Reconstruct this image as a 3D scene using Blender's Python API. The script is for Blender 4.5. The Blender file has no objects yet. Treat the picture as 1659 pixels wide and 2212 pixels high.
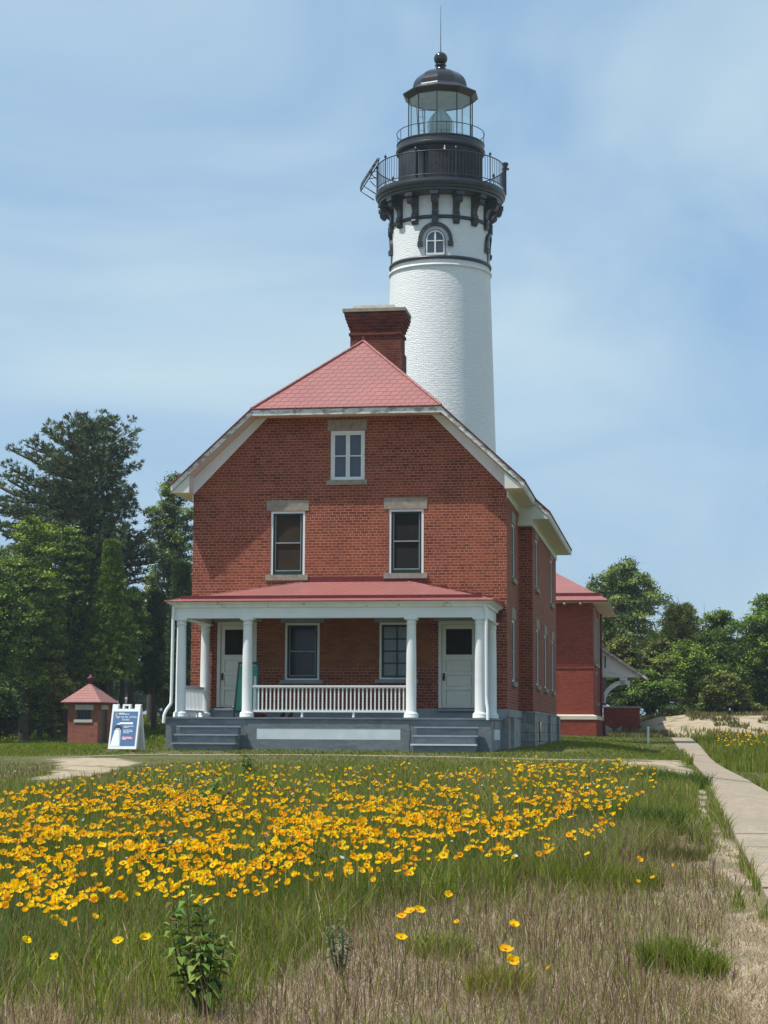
import bpy, math, random
import numpy as np
from mathutils import Vector, Matrix
R=math.radians
random.seed(7)
SC=bpy.context.scene; COL=SC.collection
# ------------------------------------------------------------ camera
F=4200.0; CX=829.5; CY=1106.0; P=math.atan(482/4200); ROLL=R(.3); EYE=1.35
cd=bpy.data.cameras.new('camera'); cam=bpy.data.objects.new('camera',cd); COL.objects.link(cam)
cd.sensor_fit='VERTICAL'; cd.sensor_height=36; cd.lens=F/2212*36; cd.clip_start=.1; cd.clip_end=5000
cam.matrix_world=Matrix.Translation((0,0,EYE))@Matrix.Rotation(math.pi/2+P,4,'X')@Matrix.Rotation(ROLL,4,'Z')
SC.camera=cam
# ------------------------------------------------------------ light
EL=63.5; AZ=248.0
w=bpy.data.worlds.new('World'); SC.world=w; w.use_nodes=True
nt=w.node_tree; nt.nodes.clear(); N=nt.nodes.new; L=nt.links.new
out=N('ShaderNodeOutputWorld'); bg=N('ShaderNodeBackground'); bg.inputs[1].default_value=.15
sky=N('ShaderNodeTexSky'); sky.sky_type='NISHITA'; sky.sun_disc=False; sky.sun_elevation=R(EL); sky.sun_rotation=R(AZ)
sky.air_density=1.0; sky.dust_density=1.4; sky.ozone_density=1.6
tc=N('ShaderNodeTexCoord'); mp=N('ShaderNodeMapping'); mp.inputs['Scale'].default_value=(2.0,2.0,4.6); mp.inputs['Rotation'].default_value=(0,R(14),0)
ns=N('ShaderNodeTexNoise'); ns.inputs['Scale'].default_value=1.7; ns.inputs['Detail'].default_value=7; ns.inputs['Roughness'].default_value=.5; ns.inputs['Distortion'].default_value=.9
cr=N('ShaderNodeValToRGB'); cr.color_ramp.elements[0].position=.33; cr.color_ramp.elements[1].position=.72
cr.color_ramp.elements[0].color=(.22,.22,.22,1); cr.color_ramp.elements[1].color=(.72,.72,.72,1)
cr.color_ramp.elements[0].color=(0,0,0,1); cr.color_ramp.elements[1].color=(1,1,1,1)
cm=N('ShaderNodeMix'); cm.data_type='RGBA'; cm.inputs['A'].default_value=(1.40,2.36,3.58,1); cm.inputs['B'].default_value=(2.85,3.72,4.22,1); L(cr.outputs[0],cm.inputs['Factor'])
fr=N('ShaderNodeMath'); fr.operation='MULTIPLY_ADD'; fr.inputs[1].default_value=.12; fr.inputs[2].default_value=.80; L(cr.outputs[0],fr.inputs[0])
mx=N('ShaderNodeMix'); mx.data_type='RGBA'; L(cm.outputs['Result'],mx.inputs['B'])
L(tc.outputs['Generated'],mp.inputs['Vector']); L(mp.outputs[0],ns.inputs['Vector']); L(ns.outputs[0],cr.inputs[0])
L(fr.outputs[0],mx.inputs['Factor']); L(sky.outputs[0],mx.inputs['A']); L(mx.outputs['Result'],bg.inputs[0]); L(bg.outputs[0],out.inputs[0])
sd=bpy.data.lights.new('sun','SUN'); sd.energy=4.0; sd.angle=R(.55); sd.color=(1,.955,.88)
so=bpy.data.objects.new('sun',sd); COL.objects.link(so)
sv=Vector((math.sin(R(AZ))*math.cos(R(EL)),math.cos(R(AZ))*math.cos(R(EL)),math.sin(R(EL))))
so.rotation_euler=sv.to_track_quat('Z','Y').to_euler(); so.location=sv*200
SC.view_settings.view_transform='Standard'; SC.view_settings.look='None'; SC.view_settings.gamma=1; SC.view_settings.exposure=.38
# ------------------------------------------------------------ helpers
def tag(o,label=None,cat=None,group=None,kind=None):
    if label:o['label']=label
    if cat:o['category']=cat
    if group:o['group']=group
    if kind:o['kind']=kind
    return o
def empty(name,loc,rz=0):
    o=bpy.data.objects.new(name,None); COL.objects.link(o); o.location=loc; o.rotation_euler=(0,0,rz); o.empty_display_size=.3; return o
def copy_tree(o,parent=None):
    c=o.copy(); COL.objects.link(c); c.parent=parent
    for ch in list(o.children): copy_tree(ch,c)
    return c
class MB:
    def __init__(s): s.v=[];s.f=[];s.m=[];s.s=[]
    def poly(s,pts,m=0,sm=False):
        i=len(s.v); s.v+=[tuple(p) for p in pts]; s.f.append(tuple(range(i,i+len(pts)))); s.m.append(m); s.s.append(sm); return s
    def mesh(s,vs,fs,m=0,sm=False):
        i=len(s.v); s.v+=[tuple(p) for p in vs]
        for f in fs: s.f.append(tuple(i+k for k in f)); s.m.append(m); s.s.append(sm)
        return s
    def box(s,x0,x1,y0,y1,z0,z1,m=0):
        if x0>x1:x0,x1=x1,x0
        if y0>y1:y0,y1=y1,y0
        if z0>z1:z0,z1=z1,z0
        v=[(x0,y0,z0),(x1,y0,z0),(x1,y1,z0),(x0,y1,z0),(x0,y0,z1),(x1,y0,z1),(x1,y1,z1),(x0,y1,z1)]
        return s.mesh(v,[(0,3,2,1),(4,5,6,7),(0,1,5,4),(1,2,6,5),(2,3,7,6),(3,0,4,7)],m)
    def hexa(s,v,m=0): return s.mesh(v,[(0,3,2,1),(4,5,6,7),(0,1,5,4),(1,2,6,5),(2,3,7,6),(3,0,4,7)],m)
    def extr(s,pts,d,m=0):   # extrude polygon by vector d
        n=len(pts); d=Vector(d); a=[Vector(p) for p in pts]; nrm=Vector((0,0,0))
        for k in range(n): nrm+=a[k].cross(a[(k+1)%n])
        if nrm.dot(d)>0: a=a[::-1]
        b=[p+d for p in a]
        fs=[tuple(range(n)),tuple(range(2*n-1,n-1,-1))]+[(k,n+k,n+(k+1)%n,(k+1)%n) for k in range(n)]
        return s.mesh(a+b,fs,m)
    def tube(s,pts,rad,n=8,m=0,caps=True,sm=True):
        pts=[Vector(p) for p in pts]; rad=rad if isinstance(rad,(list,tuple)) else [rad]*len(pts)
        vs=[];fs=[]
        prev=None
        for k,p in enumerate(pts):
            t=(pts[min(k+1,len(pts)-1)]-pts[max(k-1,0)]).normalized()
            if prev is None:
                a=Vector((0,0,1)) if abs(t.z)<.9 else Vector((1,0,0)); u=t.cross(a).normalized()
            else: u=(prev-t*prev.dot(t)).normalized()
            prev=u; w_=t.cross(u)
            for j in range(n):
                an=2*math.pi*j/n; vs.append(p+(u*math.cos(an)+w_*math.sin(an))*rad[k])
        for k in range(len(pts)-1):
            for j in range(n): fs.append((k*n+j,k*n+(j+1)%n,(k+1)*n+(j+1)%n,(k+1)*n+j))
        s.mesh(vs,fs,m,sm)
        if caps:
            s.mesh(vs[:n],[tuple(range(n-1,-1,-1))],m); s.mesh(vs[-n:],[tuple(range(n))],m)
        return s
    def lathe(s,prof,n=32,c=(0,0),a0=0,m=0,sm=True,caps=False,arc=1.0):
        vs=[];fs=[]; nn=n if arc==1.0 else n+1
        for r,z in prof:
            for j in range(nn):
                a=a0+2*math.pi*arc*j/n; vs.append((c[0]+r*math.cos(a),c[1]+r*math.sin(a),z))
        for k in range(len(prof)-1):
            for j in range(n): fs.append((k*nn+j,k*nn+(j+1)%nn,(k+1)*nn+(j+1)%nn,(k+1)*nn+j))
        s.mesh(vs,fs,m,sm)
        if caps:
            s.mesh(vs[:nn],[tuple(range(nn-1,-1,-1))],m); s.mesh(vs[-nn:],[tuple(range(nn))],m)
        return s
    def build(s,name,mats,parent=None,cyl=None,loc=None,label=None,sharp=None):
        me=bpy.data.meshes.new(name); me.from_pydata(s.v,[],s.f); me.validate(clean_customdata=False)
        if not isinstance(mats,(list,tuple)): mats=[mats]
        for m in mats: me.materials.append(m)
        if len(me.polygons)==len(s.f):
            me.polygons.foreach_set('material_index',s.m); me.polygons.foreach_set('use_smooth',s.s)
        uv=me.uv_layers.new(name='UVMap')
        for p in me.polygons:
            n=p.normal
            if cyl:
                ca=math.atan2(p.center.y-cyl[1],p.center.x-cyl[0])
                for li in p.loop_indices:
                    co=me.vertices[me.loops[li].vertex_index].co
                    a=math.atan2(co.y-cyl[1],co.x-cyl[0])
                    while a-ca>math.pi:a-=2*math.pi
                    while a-ca<-math.pi:a+=2*math.pi
                    uv.data[li].uv=(a*cyl[2],co.z)
                continue
            if abs(n.z)>.97: t=Vector((1,0,0));b=Vector((0,1,0))
            else:
                t=Vector((0,0,1)).cross(n).normalized(); b=n.cross(t) if abs(n.z)>.05 else Vector((0,0,1))
            for li in p.loop_indices:
                co=me.vertices[me.loops[li].vertex_index].co
                uv.data[li].uv=(co.dot(t),co.dot(b))
        o=bpy.data.objects.new(name,me); COL.objects.link(o)
        if parent:o.parent=parent
        if loc:o.location=loc
        if label:o['label']=label
        return o
# ------------------------------------------------------------ materials
MATS={}
def newmat(name):
    m=bpy.data.materials.new(name); m.use_nodes=True; t=m.node_tree; t.nodes.clear()
    o=t.nodes.new('ShaderNodeOutputMaterial'); b=t.nodes.new('ShaderNodeBsdfPrincipled'); t.links.new(b.outputs[0],o.inputs[0])
    MATS[name]=m; return m,t,b
def noise(t,scale,detail=4,vec=None,rough=.55,coord='Object',sc=None):
    n=t.nodes.new('ShaderNodeTexNoise'); n.inputs['Scale'].default_value=scale; n.inputs['Detail'].default_value=detail; n.inputs['Roughness'].default_value=rough
    if vec is None:
        c=t.nodes.new('ShaderNodeTexCoord'); vec=c.outputs[coord]
    if sc:
        mp=t.nodes.new('ShaderNodeMapping'); mp.inputs['Scale'].default_value=sc; t.links.new(vec,mp.inputs['Vector']); vec=mp.outputs[0]
    t.links.new(vec,n.inputs['Vector']); return n.outputs[0]
def ramp(t,fac,stops):
    r=t.nodes.new('ShaderNodeValToRGB'); e=r.color_ramp.elements
    while len(e)<len(stops): e.new(.5)
    for k,(p,c) in enumerate(stops):
        e[k].position=p; e[k].color=(c,c,c,1) if not isinstance(c,tuple) else (*c,1)
    t.links.new(fac,r.inputs[0]); return r.outputs[0]
def mix(t,f,a,b,mode='MIX'):
    m=t.nodes.new('ShaderNodeMix'); m.data_type='RGBA'; m.blend_type=mode
    for s_,x in (('Factor',f),('A',a),('B',b)):
        if hasattr(x,'links') or hasattr(x,'is_linked'): t.links.new(x,m.inputs[s_])
        elif isinstance(x,tuple): m.inputs[s_].default_value=(*x,1)
        else: m.inputs[s_].default_value=x
    return m.outputs['Result']
def math_(t,op,a,b=None,c=None):
    m=t.nodes.new('ShaderNodeMath'); m.operation=op
    for k,x in enumerate((a,b,c)):
        if x is None: continue
        if isinstance(x,(int,float)): m.inputs[k].default_value=x
        else: t.links.new(x,m.inputs[k])
    return m.outputs[0]
def bump(t,b,h,dist=.01,strength=.6):
    n=t.nodes.new('ShaderNodeBump'); n.inputs['Distance'].default_value=dist; n.inputs['Strength'].default_value=strength
    t.links.new(h,n.inputs['Height']); t.links.new(n.outputs[0],b.inputs['Normal'])
def sc3(c,k): return tuple(min(1,x*k) for x in c)
def paint(name,col,rough=.5,var=.12,scale=3,bmp=0,spec=.4,dirt=None,dsc=None,thr=(.55,.7),metal=0):
    m,t,b=newmat(name); n=noise(t,scale,5)
    c=mix(t,ramp(t,n,[(.3,0.),(.7,1.)]),sc3(col,1-var),sc3(col,1+var))
    if dirt:
        n2=noise(t,4,8,sc=dsc or (1,1,1),rough=.65); c=mix(t,ramp(t,n2,[(thr[0],0.),(thr[1],1.)]),c,dirt)
    t.links.new(c,b.inputs['Base Color']); b.inputs['Roughness'].default_value=rough; b.inputs['Specular IOR Level'].default_value=spec; b.inputs['Metallic'].default_value=metal
    if bmp: bump(t,b,noise(t,scale*12,3),bmp,.7)
    return m
def brick(name,c1,c2,mortar,bw=.2,bh=.0685,ms=.009,hdr=True,var=.35,phase=0,bd=.006):
    m,t,b=newmat(name); tc=t.nodes.new('ShaderNodeTexCoord'); uv=tc.outputs['UV']
    wob=noise(t,6,2,vec=uv); 
    sep=t.nodes.new('ShaderNodeSeparateXYZ'); t.links.new(uv,sep.inputs[0])
    wv=math_(t,'MULTIPLY',math_(t,'SUBTRACT',wob,.5),.010)
    yy=math_(t,'ADD',math_(t,'ADD',sep.outputs[1],50*bh*6+phase),wv)
    com=t.nodes.new('ShaderNodeCombineXYZ'); t.links.new(math_(t,'ADD',sep.outputs[0],200.),com.inputs[0]); t.links.new(yy,com.inputs[1])
    def bt(w_):
        n=t.nodes.new('ShaderNodeTexBrick'); n.inputs['Scale'].default_value=1; n.inputs['Mortar Size'].default_value=ms*.5; n.inputs['Mortar Smooth'].default_value=.35
        n.inputs['Brick Width'].default_value=w_; n.inputs['Row Height'].default_value=bh; n.offset=.5; n.inputs['Bias'].default_value=0
        n.inputs['Color1'].default_value=(0,0,0,1); n.inputs['Color2'].default_value=(1,1,1,1); n.inputs['Mortar'].default_value=(.5,.5,.5,1)
        t.links.new(com.outputs[0],n.inputs['Vector']); return n
    A=bt(bw); fac=A.outputs['Fac']; val=A.outputs['Color']
    if hdr:
        B=bt(bw/2); row=math_(t,'FLOOR',math_(t,'DIVIDE',yy,bh)); isr=math_(t,'LESS_THAN',math_(t,'MODULO',row,6.),.5)
        fac=mix(t,isr,A.outputs['Fac'],B.outputs['Fac']); val=mix(t,isr,A.outputs['Color'],B.outputs['Color'])
    col=mix(t,val,sc3(c1,.85),sc3(c2,1.1))
    big=noise(t,.8,4,vec=uv); fine=noise(t,14,5,vec=uv)
    col=mix(t,ramp(t,big,[(.35,0.),(.7,.55)]),col,(c2[0]*1.2,c2[1]*1.3,c2[2]*1.1))
    col=mix(t,ramp(t,noise(t,1,5,vec=uv,sc=(1.3,.45,1)),[(.55,0.),(.75,.55)]),col,sc3(c1,.8))
    col=mix(t,ramp(t,fine,[(.62,0.),(.8,.6)]),col,sc3(c1,.5))
    mo=mix(t,ramp(t,noise(t,3,4,vec=uv),[(.35,0.),(.65,1.)]),mortar,sc3(mortar,.72))
    col=mix(t,fac,col,mo)
    t.links.new(col,b.inputs['Base Color']); b.inputs['Roughness'].default_value=.85; b.inputs['Specular IOR Level'].default_value=.2
    h=math_(t,'ADD',math_(t,'SUBTRACT',1.,fac),math_(t,'MULTIPLY',fine,.5))
    bump(t,b,h,bd,.8)
    return m
def shingle(name,col,rough=.38,w_=.2,h_=.2,skew=.35):
    m,t,b=newmat(name); tc=t.nodes.new('ShaderNodeTexCoord'); sep=t.nodes.new('ShaderNodeSeparateXYZ'); t.links.new(tc.outputs['UV'],sep.inputs[0])
    y=math_(t,'ADD',sep.outputs[1],100*h_); fr=math_(t,'MODULO',y,h_)
    x=math_(t,'SUBTRACT',math_(t,'ADD',sep.outputs[0],100.),math_(t,'MULTIPLY',fr,skew))
    com=t.nodes.new('ShaderNodeCombineXYZ'); t.links.new(x,com.inputs[0]); t.links.new(y,com.inputs[1])
    n=t.nodes.new('ShaderNodeTexBrick'); n.inputs['Scale'].default_value=1; n.inputs['Mortar Size'].default_value=.012; n.inputs['Mortar Smooth'].default_value=.4; n.inputs['Brick Width'].default_value=w_; n.inputs['Row Height'].default_value=h_; n.offset=.5
    n.inputs['Color1'].default_value=(0,0,0,1); n.inputs['Color2'].default_value=(1,1,1,1); n.inputs['Mortar'].default_value=(.5,.5,.5,1)
    t.links.new(com.outputs[0],n.inputs['Vector'])
    c=mix(t,n.outputs['Color'],sc3(col,.93),sc3(col,1.06)); c=mix(t,ramp(t,noise(t,.9,4),[(.3,0.),(.7,1.)]),c,sc3(col,.86))
    c=mix(t,math_(t,'MULTIPLY',n.outputs['Fac'],.6),c,sc3(col,.45))
    t.links.new(c,b.inputs['Base Color']); b.inputs['Roughness'].default_value=rough; b.inputs['Specular IOR Level'].default_value=.5
    h=math_(t,'ADD',math_(t,'SUBTRACT',1.,n.outputs['Fac']),math_(t,'MULTIPLY',fr,-3.0))
    bump(t,b,h,.018,.8); return m
def glass(name,col=(.012,.014,.016),rough=.06,spec=.5):
    m,t,b=newmat(name); n=noise(t,2.2,3); c=mix(t,n,sc3(col,.7),sc3(col,1.3)); t.links.new(c,b.inputs['Base Color']); b.inputs['Roughness'].default_value=rough; b.inputs['Specular IOR Level'].default_value=spec; return m
BR=brick('brick_house',(.13,.031,.019),(.262,.067,.037),(.52,.29,.21),ms=.0125)
BRS=brick('brick_smooth_patch',(.20,.070,.036),(.27,.098,.05),(.22,.085,.048),ms=.008,hdr=False,bd=.002)
BRP=brick('brick_painted',(.19,.03,.018),(.25,.047,.027),(.36,.14,.095),ms=.007,bd=.004)
BRC=brick('brick_chimney',(.085,.022,.016),(.17,.045,.03),(.22,.12,.09))
BRO=brick('brick_oil',(.21,.065,.04),(.30,.10,.065),(.36,.2,.15),ms=.011)
WBR=brick('white_brick',(.72,.73,.74),(.80,.80,.80),(.76,.77,.78),ms=.014,hdr=False,bd=.03)
def whitebrick():
    m,t,b=newmat('whitewashed_brick'); tc=t.nodes.new('ShaderNodeTexCoord'); uv=tc.outputs['UV']
    n=t.nodes.new('ShaderNodeTexBrick'); n.inputs['Scale'].default_value=1; n.inputs['Mortar Size'].default_value=.012; n.inputs['Mortar Smooth'].default_value=1.; n.inputs['Brick Width'].default_value=.2; n.inputs['Row Height'].default_value=.0685; n.offset=.5
    n.inputs['Color1'].default_value=(0,0,0,1); n.inputs['Color2'].default_value=(1,1,1,1)
    t.links.new(uv,n.inputs['Vector'])
    a=noise(t,1,6,vec=uv,sc=(5,11,1)); big=noise(t,.7,4,vec=uv)
    c=mix(t,big,(.74,.745,.74),(.83,.83,.825)); c=mix(t,math_(t,'MULTIPLY',n.outputs['Fac'],.25),c,(.60,.61,.61))
    t.links.new(c,b.inputs['Base Color']); b.inputs['Roughness'].default_value=.55
    h=math_(t,'ADD',math_(t,'ADD',math_(t,'MULTIPLY',math_(t,'SUBTRACT',1.,n.outputs['Fac']),.5),math_(t,'MULTIPLY',n.outputs['Color'],.35)),math_(t,'MULTIPLY',a,1.4))
    bump(t,b,h,.022,.7); return m
WB=whitebrick()
ROOF=shingle('red_metal_shingle',(.36,.135,.120),.42)
FLASH=paint('dark_red_flashing',(.13,.018,.022),.45,.25)
WHITE=paint('white_paint',(.74,.75,.74),.45,.06,2,.002)
CREAM=paint('cream_soffit',(.62,.57,.50),.6,.12,2,.003,dirt=(.45,.36,.27),thr=(.58,.8))
PEEL=paint('peeling_white_fascia',(.66,.65,.60),.65,.1,3,.004,dirt=(.27,.25,.21),dsc=(1.2,1.2,2.5),thr=(.46,.6))
WEATH=paint('white_trim_worn',(.74,.74,.70),.55,.08,3,.003,dirt=(.40,.37,.32),thr=(.6,.68))
DOORP=paint('cream_door_paint',(.66,.65,.57),.45,.05)
GREEN=paint('dark_green_paint',(.010,.035,.022),.4,.2)
GREY=paint('blue_grey_paint',(.13,.155,.175),.55,.16,1.6,.003,dirt=(.19,.21,.22),dsc=(1,1,3),thr=(.46,.66))
GREYL=paint('light_grey_paint',(.25,.28,.30),.55,.12)
PANEL=paint('pale_panel',(.58,.64,.67),.5,.08,dirt=(.33,.33,.33),dsc=(1,1,.6),thr=(.66,.72))
STONE=paint('sandstone_lintel',(.29,.255,.20),.85,.2,9,.006,dirt=(.18,.16,.13),thr=(.55,.75))
CONC=paint('concrete_foundation',(.30,.30,.28),.85,.22,1.5,.008,dirt=(.17,.17,.16),thr=(.5,.72))
def stonework(name,c,w_,h_):
    m,t,b=newmat(name); tc=t.nodes.new('ShaderNodeTexCoord'); uv=tc.outputs['UV']
    n=t.nodes.new('ShaderNodeTexBrick'); n.inputs['Scale'].default_value=1; n.inputs['Mortar Size'].default_value=.008; n.inputs['Mortar Smooth'].default_value=.5; n.inputs['Brick Width'].default_value=w_; n.inputs['Row Height'].default_value=h_
    n.inputs['Color1'].default_value=(*sc3(c,.75),1); n.inputs['Color2'].default_value=(*sc3(c,1.2),1); n.inputs['Mortar'].default_value=(*sc3(c,.55),1)
    t.links.new(uv,n.inputs['Vector']); f=noise(t,7,6,vec=uv)
    t.links.new(mix(t,ramp(t,f,[(.4,0.),(.75,1.)]),n.outputs['Color'],sc3(c,.6)),b.inputs['Base Color']); b.inputs['Roughness'].default_value=.9
    bump(t,b,math_(t,'ADD',math_(t,'SUBTRACT',1.,n.outputs['Fac']),f),.03,.8); return m
ASH=stonework('ashlar_stone',(.29,.29,.265),.42,.24)
BLACK=paint('black_ironwork',(.034,.036,.042),.38,.2,3,.002,spec=.5)
BLACKG=paint('glossy_black_dome',(.018,.018,.022),.12,.1,3,spec=.6)
DARKG=glass('dark_window_glass',(.012,.012,.012),.12,.4)
SCREENB=paint('brown_screen',(.045,.034,.024),.7,.25,1.2,spec=.1)
SCREEND=paint('dark_screen',(.022,.022,.021),.7,.2,1.2,spec=.1)
PALEG=paint('pale_blind_glass',(.16,.19,.20),.25,.15,2,spec=.6)
BLUEG=paint('slate_glass',(.05,.064,.085),.15,.15,2,spec=.6)
BRASS=paint('dark_brass',(.05,.035,.018),.35,.3,metal=.6)
REDI=paint('faded_red_cloth',(.13,.02,.018),.8,.3)
TEAL=paint('teal_board',(.05,.30,.20),.5,.1)
def glassclear(name):
    m=bpy.data.materials.new(name); m.use_nodes=True; t=m.node_tree; t.nodes.clear()
    o=t.nodes.new('ShaderNodeOutputMaterial'); g=t.nodes.new('ShaderNodeBsdfGlossy'); g.inputs['Roughness'].default_value=.03
    tr=t.nodes.new('ShaderNodeBsdfTransparent'); tr.inputs[0].default_value=(.90,.97,.95,1); ms=t.nodes.new('ShaderNodeMixShader')
    ms.inputs[0].default_value=.15
    t.links.new(tr.outputs[0],ms.inputs[1]); t.links.new(g.outputs[0],ms.inputs[2]); t.links.new(ms.outputs[0],o.inputs[0]); return m
CLEAR=glassclear('lantern_glass')
# ------------------------------------------------------------ terrain height
def sstep(a,b,x): t=np.clip((x-a)/(b-a),0,1); return t*t*(3-2*t)
def lin(x,pts): return np.interp(x,[p[0] for p in pts],[p[1] for p in pts])
def gh(X,Y):
    X=np.asarray(X,float);Y=np.asarray(Y,float)
    c=lin(Y,[(-60,-1),(0,0),(10,.22),(42,.93),(47,1.05),(60,1.19),(75,1.30),(92,1.41),(130,1.6),(400,3)])
    r=lin(Y,[(-60,-.86),(0,0),(88,1.26),(96,1.36),(130,1.6),(400,3)])
    l=lin(Y,[(-60,-1),(0,0),(10,.22),(36,.76),(43,.87),(60,.84),(102,.82),(122,2.0),(150,2.7),(180,3.2),(300,4)])
    wr=sstep(0,1,(X-(3.4+.035*Y))/(1.8+.035*Y)); wl=sstep(5.2,9.0,-X)
    z=c*(1-wr)+r*wr; z=z*(1-wl)+l*wl
    md=(sstep(92,104,Y+.5*np.sin(X*.55))*(.95+.1*np.sin(X*.4+1)+.14*sstep(14,24,X)+.05*np.sin(X*1.3)))*sstep(11,15,X)
    return z+md
def g1(X,Y): return float(gh(X,Y))
def ray(x,y):
    a=x-CX;b=-(y-CY); c,s=math.cos(ROLL),math.sin(ROLL); ax,bx=a*c-b*s,a*s+b*c
    return (ax,F*math.cos(P)-bx*math.sin(P),F*math.sin(P)+bx*math.cos(P))
def G(x,y,hh=0.0):      # where on the ground a measured direction lands
    d=ray(x,y); lo=4.0
    prev=lo; Yv=lo
    while Yv<300:
        if EYE+d[2]/d[1]*Yv < g1(d[0]/d[1]*Yv,Yv)+hh: break
        prev=Yv; Yv*=1.01
    a,b_=prev,Yv
    for _ in range(20):
        m=(a+b_)/2
        if EYE+d[2]/d[1]*m < g1(d[0]/d[1]*m,m)+hh: b_=m
        else: a=m
    return (d[0]/d[1]*b_,b_)
def vnoise(X,Y,seed=0):
    X=np.asarray(X,float);Y=np.asarray(Y,float); xi=np.floor(X).astype(np.int64); yi=np.floor(Y).astype(np.int64); fx=X-xi; fy=Y-yi
    fx=fx*fx*(3-2*fx);fy=fy*fy*(3-2*fy)
    def hsh(a,b):
        n=(a*374761393+b*668265263+seed*1442695041)&0x7fffffff; n=((n^(n>>13))*1274126177)&0x7fffffff; return ((n^(n>>16))&0xffff)/65535.
    return (hsh(xi,yi)*(1-fx)+hsh(xi+1,yi)*fx)*(1-fy)+(hsh(xi,yi+1)*(1-fx)+hsh(xi+1,yi+1)*fx)*fy
def fbm(X,Y,seed=0): return (vnoise(X,Y,seed)*.5+vnoise(X*2.1,Y*2.1,seed+1)*.3+vnoise(X*4.3,Y*4.3,seed+2)*.2)
def inpoly(X,Y,poly):
    r=np.zeros(np.shape(X),bool); n=len(poly)
    for i in range(n):
        x1,y1=poly[i];x2,y2=poly[(i+1)%n]
        c=((y1>Y)!=(y2>Y))&(X<(x2-x1)*(Y-y1)/((y2-y1) if y2!=y1 else 1e-9)+x1); r^=c
    return r
# ------------------------------------------------------------ ground
SAND1=[G(x,y) for x,y in [(95,1639),(250,1637),(300,1650),(240,1668),(130,1692),(0,1724),(-60,1735),(-60,1712),(0,1702),(70,1688),(118,1665),(128,1650)]]
SAND2=[G(x,y) for x,y in [(1330,1652),(1400,1644),(1476,1644),(1503,1674),(1540,1740),(1570,1800),(1605,1870),(1645,1950),(1700,2050),(1900,2300),(1560,2300),(1575,2120),(1590,2010),(1560,1930),(1540,1850),(1530,1800),(1512,1740),(1500,1710),(1470,1690),(1440,1672)]]
DRY=[G(x,y) for x,y in [(-100,2300),(-100,2240),(300,2200),(520,2170),(640,2090),(850,1985),(1000,1950),(1250,1890),(1380,1850),(1480,1800),(1520,1800),(1560,1860),(1640,2000),(1900,2300)]]
xs=np.concatenate([-np.geomspace(400,9,30),np.arange(-8.8,14.2,.22),np.geomspace(14.4,400,34)])
ys=np.concatenate([np.linspace(-60,3,8),np.arange(4,48,.22),np.arange(48,125,1.0),np.geomspace(127,600,20)])
def soft(poly,X,Y,wob,seed):
    X2=X+(fbm(X*1.7,Y*.8,seed)-.5)*wob; Y2=Y+(fbm(X*1.3+9,Y*.6,seed+5)-.5)*wob*3
    return inpoly(X2,Y2,poly)
GX,GY=np.meshgrid(xs,ys); GZ=gh(GX,GY)
GZ=GZ+np.where((GY>6)&(GY<40),(fbm(GX*1.2,GY*1.2,3)-.5)*.05,0)
nv=GX.size; me=bpy.data.meshes.new('ground')
nxs,nys=len(xs),len(ys); idx=np.arange(nv).reshape(nys,nxs)
q=np.stack([idx[:-1,:-1],idx[:-1,1:],idx[1:,1:],idx[1:,:-1]],-1).reshape(-1,4)
def np_mesh(name,V,Q,cols=None,mats=(),smooth=False,uvs=None):
    me=bpy.data.meshes.new(name); V=np.asarray(V,np.float32).reshape(-1,3); k=Q.shape[1]
    me.vertices.add(len(V)); me.vertices.foreach_set('co',V.ravel())
    me.loops.add(Q.size); me.loops.foreach_set('vertex_index',Q.astype(np.int32).ravel())
    me.polygons.add(len(Q)); me.polygons.foreach_set('loop_start',np.arange(0,Q.size,k,dtype=np.int32)); me.polygons.foreach_set('loop_total',np.full(len(Q),k,np.int32))
    if smooth: me.polygons.foreach_set('use_smooth',np.ones(len(Q),bool))
    if cols is not None:
        a=me.color_attributes.new('Col','FLOAT_COLOR','POINT'); c=np.ones((len(V),4),np.float32); c[:,:3]=cols; a.data.foreach_set('color',c.ravel())
    for m in mats: me.materials.append(m)
    me.update(calc_edges=True); return me
def addobj(name,me,parent=None,loc=(0,0,0)):
    o=bpy.data.objects.new(name,me); COL.objects.link(o); o.location=loc
    if parent:o.parent=parent
    return o
X=GX.ravel();Y=GY.ravel()
sand=soft(SAND1,X,Y,.5,11)*1.; sand=np.maximum(sand,soft(SAND2,X,Y,.35,21)*1.)
mound=sstep(90,95,Y+.5*np.sin(X*.55))*sstep(11,14.5,X)*(1-sstep(150,170,Y)); sand=np.maximum(sand,mound)
road=sstep(136,141,Y)*(1-sstep(215,225,Y))*sstep(0,6,-X-4); sand=np.maximum(sand,road*.0)
dry=soft(DRY,X,Y,.8,31)*1.
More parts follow.
